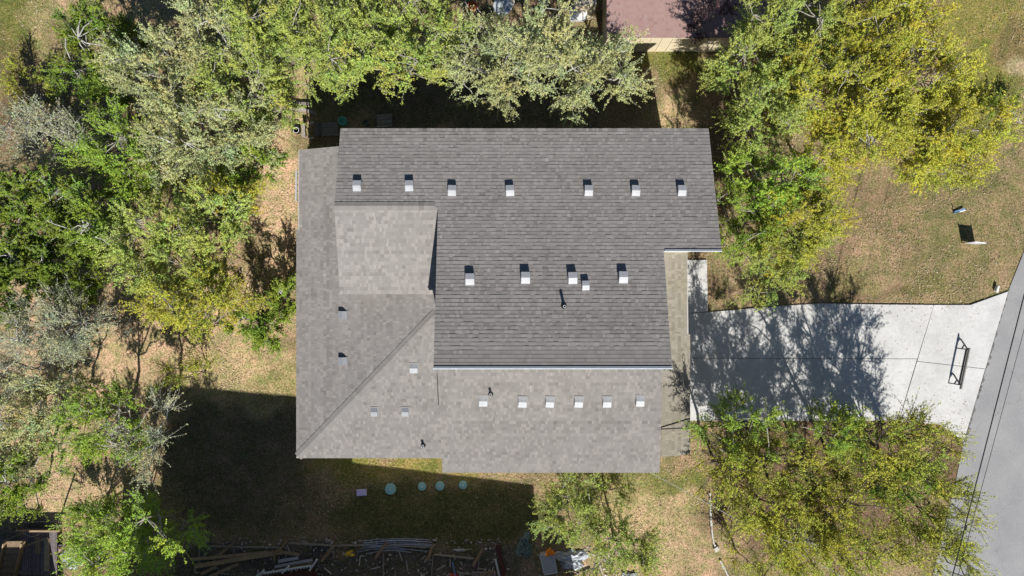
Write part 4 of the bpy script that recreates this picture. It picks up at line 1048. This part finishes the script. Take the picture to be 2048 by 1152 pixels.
# formwork: long thin form boards with cross ties and stakes
fm = thing('formwork', P(700,1095), 'low timber formwork outline along the edge of the shaded lawn', 'formwork')
def piece(nm, a, c, w, h, z, m, parent, z2=None):
    A, C = P(*a), P(*c); A.z = z; C.z = z if z2 is None else z2
    b = MB(); b.beam(A, C, w, h, t=R.random()); return b.build(nm, M[m], parent)
for a, c in (((398,1091),(572,1094)),((577,1085),(668,1090)),((668,1090),(740,1089)),((775,1089),(866,1093)),((868,1108),(948,1116))):
    piece('form_board', a, c, .05, .14, .06, 'string', fm)
for a, c in (((400,1092),(400,1112)),((469,1093),(469,1110)),((573,1094),(573,1114)),((668,1092),(668,1116)),((767,1104),(767,1152)),((866,1110),(863,1152)),((958,1112),(957,1142))):
    piece('cross_tie', a, c, .045, .10, .05, 'string', fm)
for a, c in (((473,1080),(442,1106)),((576,1080),(553,1104)),((671,1086),(646,1118)),((773,1084),(752,1113)),((867,1086),(856,1116)),((966,1096),(946,1127))):
    piece('stake', a, c, .13, .06, .05, 'lumberred', fm, z2=.32)
# conduits bundle
t = thing('conduit_bundle', P(800,1086), 'bundle of blue-grey conduits lying at the edge of the lawn', 'conduit')
for i in range(12):
    y0 = 1080 + i*1.7; b = MB(); x0 = 722 + R.uniform(-8,14); x1 = 868 - R.uniform(0,60)
    pts = [P(x0 + (x1-x0)*s, y0 + 9*(1-s)**2*(1 if i % 2 else .3) - 3*math.sin(s*3.1) + i*.6*s, .05 + .02*(i % 3)) for s in np.linspace(0,1,9)]
    b.tube(pts, .02, 6); b.build('conduit', M['rebar'], t)
# crumpled things
def crumple(name, px, py, rx, ry, h, m, lab, cat, seed, n=11, z0=.0, kind=None):
    g = np.random.default_rng(seed); b = MB(); c = P(px, py); k = H / F
    pts = {}
    for i in range(n):
        for j in range(n):
            u, v = i/(n-1)*2-1, j/(n-1)*2-1
            e = 1 - .25*(u*u*v*v); f = max(0, 1 - max(abs(u), abs(v))**4)
            a_ = math.atan2(v, u); e *= 1 + .22*math.sin(3*a_ + seed) + .16*math.sin(5*a_ + seed*2.1) + .1*math.sin(9*a_)
            pts[i,j] = Vector((c.x + u*rx*k*e + g.normal(0,.02), c.y + v*ry*k*e + g.normal(0,.02), z0 + .02 + f*h*g.uniform(.3,1)))
    for i in range(n-1):
        for j in range(n-1): b.quad(pts[i,j], pts[i+1,j], pts[i+1,j+1], pts[i,j+1])
    b2 = MB(); b2.v = b.v; b2.f = b.f; b2.t = b.t
    return tag(b2.build(name, M[m], None, c), lab, cat)
crumple('yellow_wrap', 699, 1107, 9, 5, .14, 'yellow', 'crumpled yellow plastic on the dark soil', 'plastic', 4, 7)
crumple('plastic_sheet', 145, 1112, 20, 24, .3, 'plastic', 'crumpled grey plastic sheeting beside the pink bucket', 'plastic sheet', 5)
crumple('plastic_sheet', 1142, 1118, 30, 20, .3, 'plastic', 'torn grey plastic sheeting right of the dark metal box', 'plastic sheet', 6)
crumple('cloth', 906, 1152, 8, 5, .12, 'red', 'bright red cloth at the bottom edge', 'cloth', 8, 7)
crumple('safety_vest', 1099, 1098, 9, 7, .12, 'orange', 'bright orange cloth at the corner of the dark metal box', 'cloth', 9, 7, z0=.45)
crumple('net_tarp', 1049, 1092, 14, 24, .25, 'tarp', 'grey-green netting heaped at the end of the shaded lawn', 'netting', 10)
crumple('paper_sack', 919, 1100, 11, 3, .06, 'sheetrock', 'flattened pale sack on the dark soil', 'sack', 12, 6)
# dark metal box
t = thing('tool_chest', P(1103,1122), 'dark blue-grey metal chest with light edges near the orange cloth', 'chest')
q = [P(1079,1104), P(1106,1100), P(1113,1138), P(1088,1142)]
b = MB(); b.slab([tuple(p.xy) for p in q], 0, .42); b.build('body', M['galvd'], t)
for i in range(4):
    A, C = q[i].copy(), q[(i+1) % 4].copy(); A.z = C.z = .43; b = MB(); b.beam(A, C, .045, .04); b.build('rim', M['galv'], t)
# blue pipe, bucket, ring, offcuts
b = MB(); b.tube([P(905,1124,.05), P(908,1138,.05), P(910,1152,.05)], .035, 8); tag(b.build('water_pipe', M['blue'], None, P(908,1138)), 'short blue pipe leading to the red cloth', 'pipe')
b = MB(); b.tube([P(991,1118,.05), P(1000,1160,.05)], .05, 8); tag(b.build('drain_pipe', M['galv'], None, P(995,1138)), 'pale grey pipe beside the dark red stake', 'pipe')
plank((996,1090),(1008,1150),.22,.06,.06,'maroon','dark red-brown board running to the bottom edge',group=GPL)
t = thing('bucket', P(122,1096), 'pink bucket beside the pale plank and plastic sheeting', 'bucket')
b = MB(); b.lathe(P(122,1096), [(.12,0),(.15,.32),(.16,.33),(.16,.35),(.14,.35),(.02,.345)], 18); b.build('tub', M['pink'], t)
b = MB(); b.tube([P(122,1096,.34) + Vector((.155*math.cos(a), .155*math.sin(a), .01)) for a in np.linspace(0, math.pi, 9)], .008, 5); b.build('handle', M['galv'], t)
t = thing('pallet', P(960,1147), 'weathered wooden pallet cut by the bottom edge', 'pallet')
for i in range(4): piece('slat', (943,1143 + i*5), (992,1143 + i*5), .08, .025, .12, 'lumberold', t)
for x in (946,968,989): piece('bearer', (x,1140), (x,1162), .06, .09, .05, 'lumberold', t)
for i, (a, c, lab) in enumerate((((958,1152),(980,1139),'left loose stick lying on the pallet'), ((968,1152),(986,1140),'right loose stick lying on the pallet'))):
    plank(a, c, .06, .04, .17 + i*.05, 'lumber', lab, 'stick', 'loose sticks on the pallet')
# white rail with dark red sheet
t = thing('trailer', P(570,1145), 'white railed trailer with dark red bed at the bottom edge', 'trailer')
b = MB(); b.slab([tuple(P(*p).xy) for p in ((528,1148),(632,1132),(655,1175),(530,1185))], .35, .5); b.build('bed', M['maroon'], t)
for a, c, w in (((526,1146),(622,1131),.05),):
    A, C = P(*a, .85), P(*c, .85); b = MB(); b.beam(A, C, w, .08); b.build('rail', M['white'], t)
for i in range(16):
    s = i/15; q = P(530 + 90*s, 1147.5 - 14*s, .80); b = MB(); b.box(q, (.05,.05,.1), .15); b.build('rail_tooth', M['white'], t)
for a, c in (((513,1153),(528,1141)),((564,1146),(578,1132)),((619,1141),(634,1119))):
    b = MB(); b.beam(P(*a, .6), P(*c, .88), .09, .06); b.build('post', M['white'], t)
for (x, y) in ((545,1165),(630,1160)):
    b = MB(); b.tube([P(x,y,.18) + Vector((-.08,0,0)), P(x,y,.18) + Vector((.08,0,0))], .2, 14); b.build('wheel', M['black'], t)
# deck and stairs at lower left
t = thing('timber_deck', P(80,1100), 'grey slatted deck half in shade beside the timber stairs', 'deck')
slats('slat', P(78,1104,.5), 2.2, 1.75, 18, .04, M['deckold'], t, 'y', gap=.14)
b = MB(); b.box(P(78,1104,.42), (1.6,2.0,.08)); b.build('joist_frame', M['steel'], t)
for dx, dy in ((-.8,-.9),(.8,-.9),(-.8,.9),(.8,.9)):
    b = MB(); b.box(P(78,1104,.2) + Vector((dx,dy,0)), (.09,.09,.42)); b.build('post', M['lumberold'], t)
b = MB(); b.box(P(76,1062,.6), (2.1,.08,.09)); b.build('top_rail', M['lumber'], t)
st = thing('timber_stairs', P(25,1122), 'brown timber stairs with open treads in the bottom left corner', 'stairs')
for i in range(6):
    y = 1088 + i*13; b = MB(); b.box(P(30 - i*3.2, y, 1.15 - i*.17), (.72 , .27, .05), .02, t=R.random()); b.build('tread', M['lumberred'], st)
for x0, x1 in ((46,27),(10,-8)):
    b = MB(); b.beam(P(x0,1085,1.12), P(x1,1170,.1), .05, .24); b.build('stringer', M['lumber'], st)
for i, (a, c, w, z, lab) in enumerate((((109,1068),(109,1133),.24,.56,'wide pale plank laid along the edge of the grey deck'),
      ((91,1066),(92,1098),.26,.56,'short wide pale plank on the grey deck'), ((66,1083),(114,1066),.09,.68,'long square timber lying across the pale planks'),
      ((24,1074),(62,1058),.06,.58,'thin pale stick at the back of the grey deck'))):
    plank(a, c, w, .045, z, 'lumber', lab, group='planks on the deck')
b = MB(); b.tube([P(46 + 36*s, 1066 + 7*math.sin(s*3.14), .56) for s in np.linspace(0,1,12)], .012, 6); tag(b.build('hose', M['wirew'], None, P(60,1068)), 'pale looped hose on the grey deck', 'hose')
# wire fence
fe = thing('wire_fence', P(160,1045), 'low wire fence with dark posts in front of the tan clearing', 'fence')
for (x, y, h) in ((117,1043,1.75),(207,1022,1.5),(300,1052,1.4),(30,1044,1.6)):
    b = MB(); b.beam(P(x,y,-.1), P(x,y,h), .05, .05); b.build('post', M['steel'], fe)
for z in (.4,.8,1.2):
    b = MB(); b.tube([P(30,1044,z), P(117,1043,z), P(207,1034,z), P(300,1052,z)], .006, 4); b.build('strand', M['steel'], fe)
for i, (a, c, lab) in enumerate((((1098,1146),(1150,1134),'pale lumber offcut just right of the dark metal chest'), ((1120,1152),(1190,1146),'pale lumber offcut on the bottom edge right of the chest'),
      ((1155,1150),(1182,1143),'short orange-tan offcut at the right of the rubbish heap'))):
    plank(a, c, .09, .04, .12 + .05*i, 'lumber', lab, group='offcuts by the rubbish heap')
t = crumple('plastic_cover', 1258, 1150, 16, 6, .15, 'plastic', 'pale plastic cover at the bottom edge under the light green tree', 'cover', 14, 7)
t = thing('metal_ring', P(1136,1130), 'shiny round metal duct collar on the plastic sheeting', 'duct')
b = MB(); b.lathe(P(1136,1130,.25), [(.13,0),(.14,.12),(.12,.12),(.11,.02)], 16); b.build('collar', M['galv'], t)
# rubble
g = np.random.default_rng(21); mb = MB()
for i in range(520):
    x, y = (g.uniform(400,1000), g.normal(1084,4)) if i < 120 else (g.uniform(390,1240), g.uniform(1090,1152))
    if i > 430: x, y = g.uniform(1100,1240), g.uniform(1095,1152)
    s = g.uniform(.02,.06); M_ = Matrix.Rotation(g.uniform(0,6), 4, 'Z') @ Matrix.Rotation(g.uniform(0,1), 4, 'X')
    mb.box(P(x, y) + Vector((0,0,s*.4)), (s*2, s*1.4, s), M=M_, t=float(g.random()))
for i in range(30):
    x, y = (g.uniform(390, 1000), g.uniform(1098, 1152)) if i < 18 else (g.uniform(1085, 1230), g.uniform(1100, 1152))
    a = g.uniform(0, 3.14); L = g.uniform(.08, .3)
    mb.beam(P(x, y, .05) - Vector((math.cos(a), math.sin(a), 0)) * L, P(x, y, .07) + Vector((math.cos(a), math.sin(a), 0)) * L, .045, .03, t=float(g.random()))
tag(mb.build('rubble', M['stone'], None, P(700,1100)), 'small stones and building rubble on the dark soil', None, None, 'stuff')
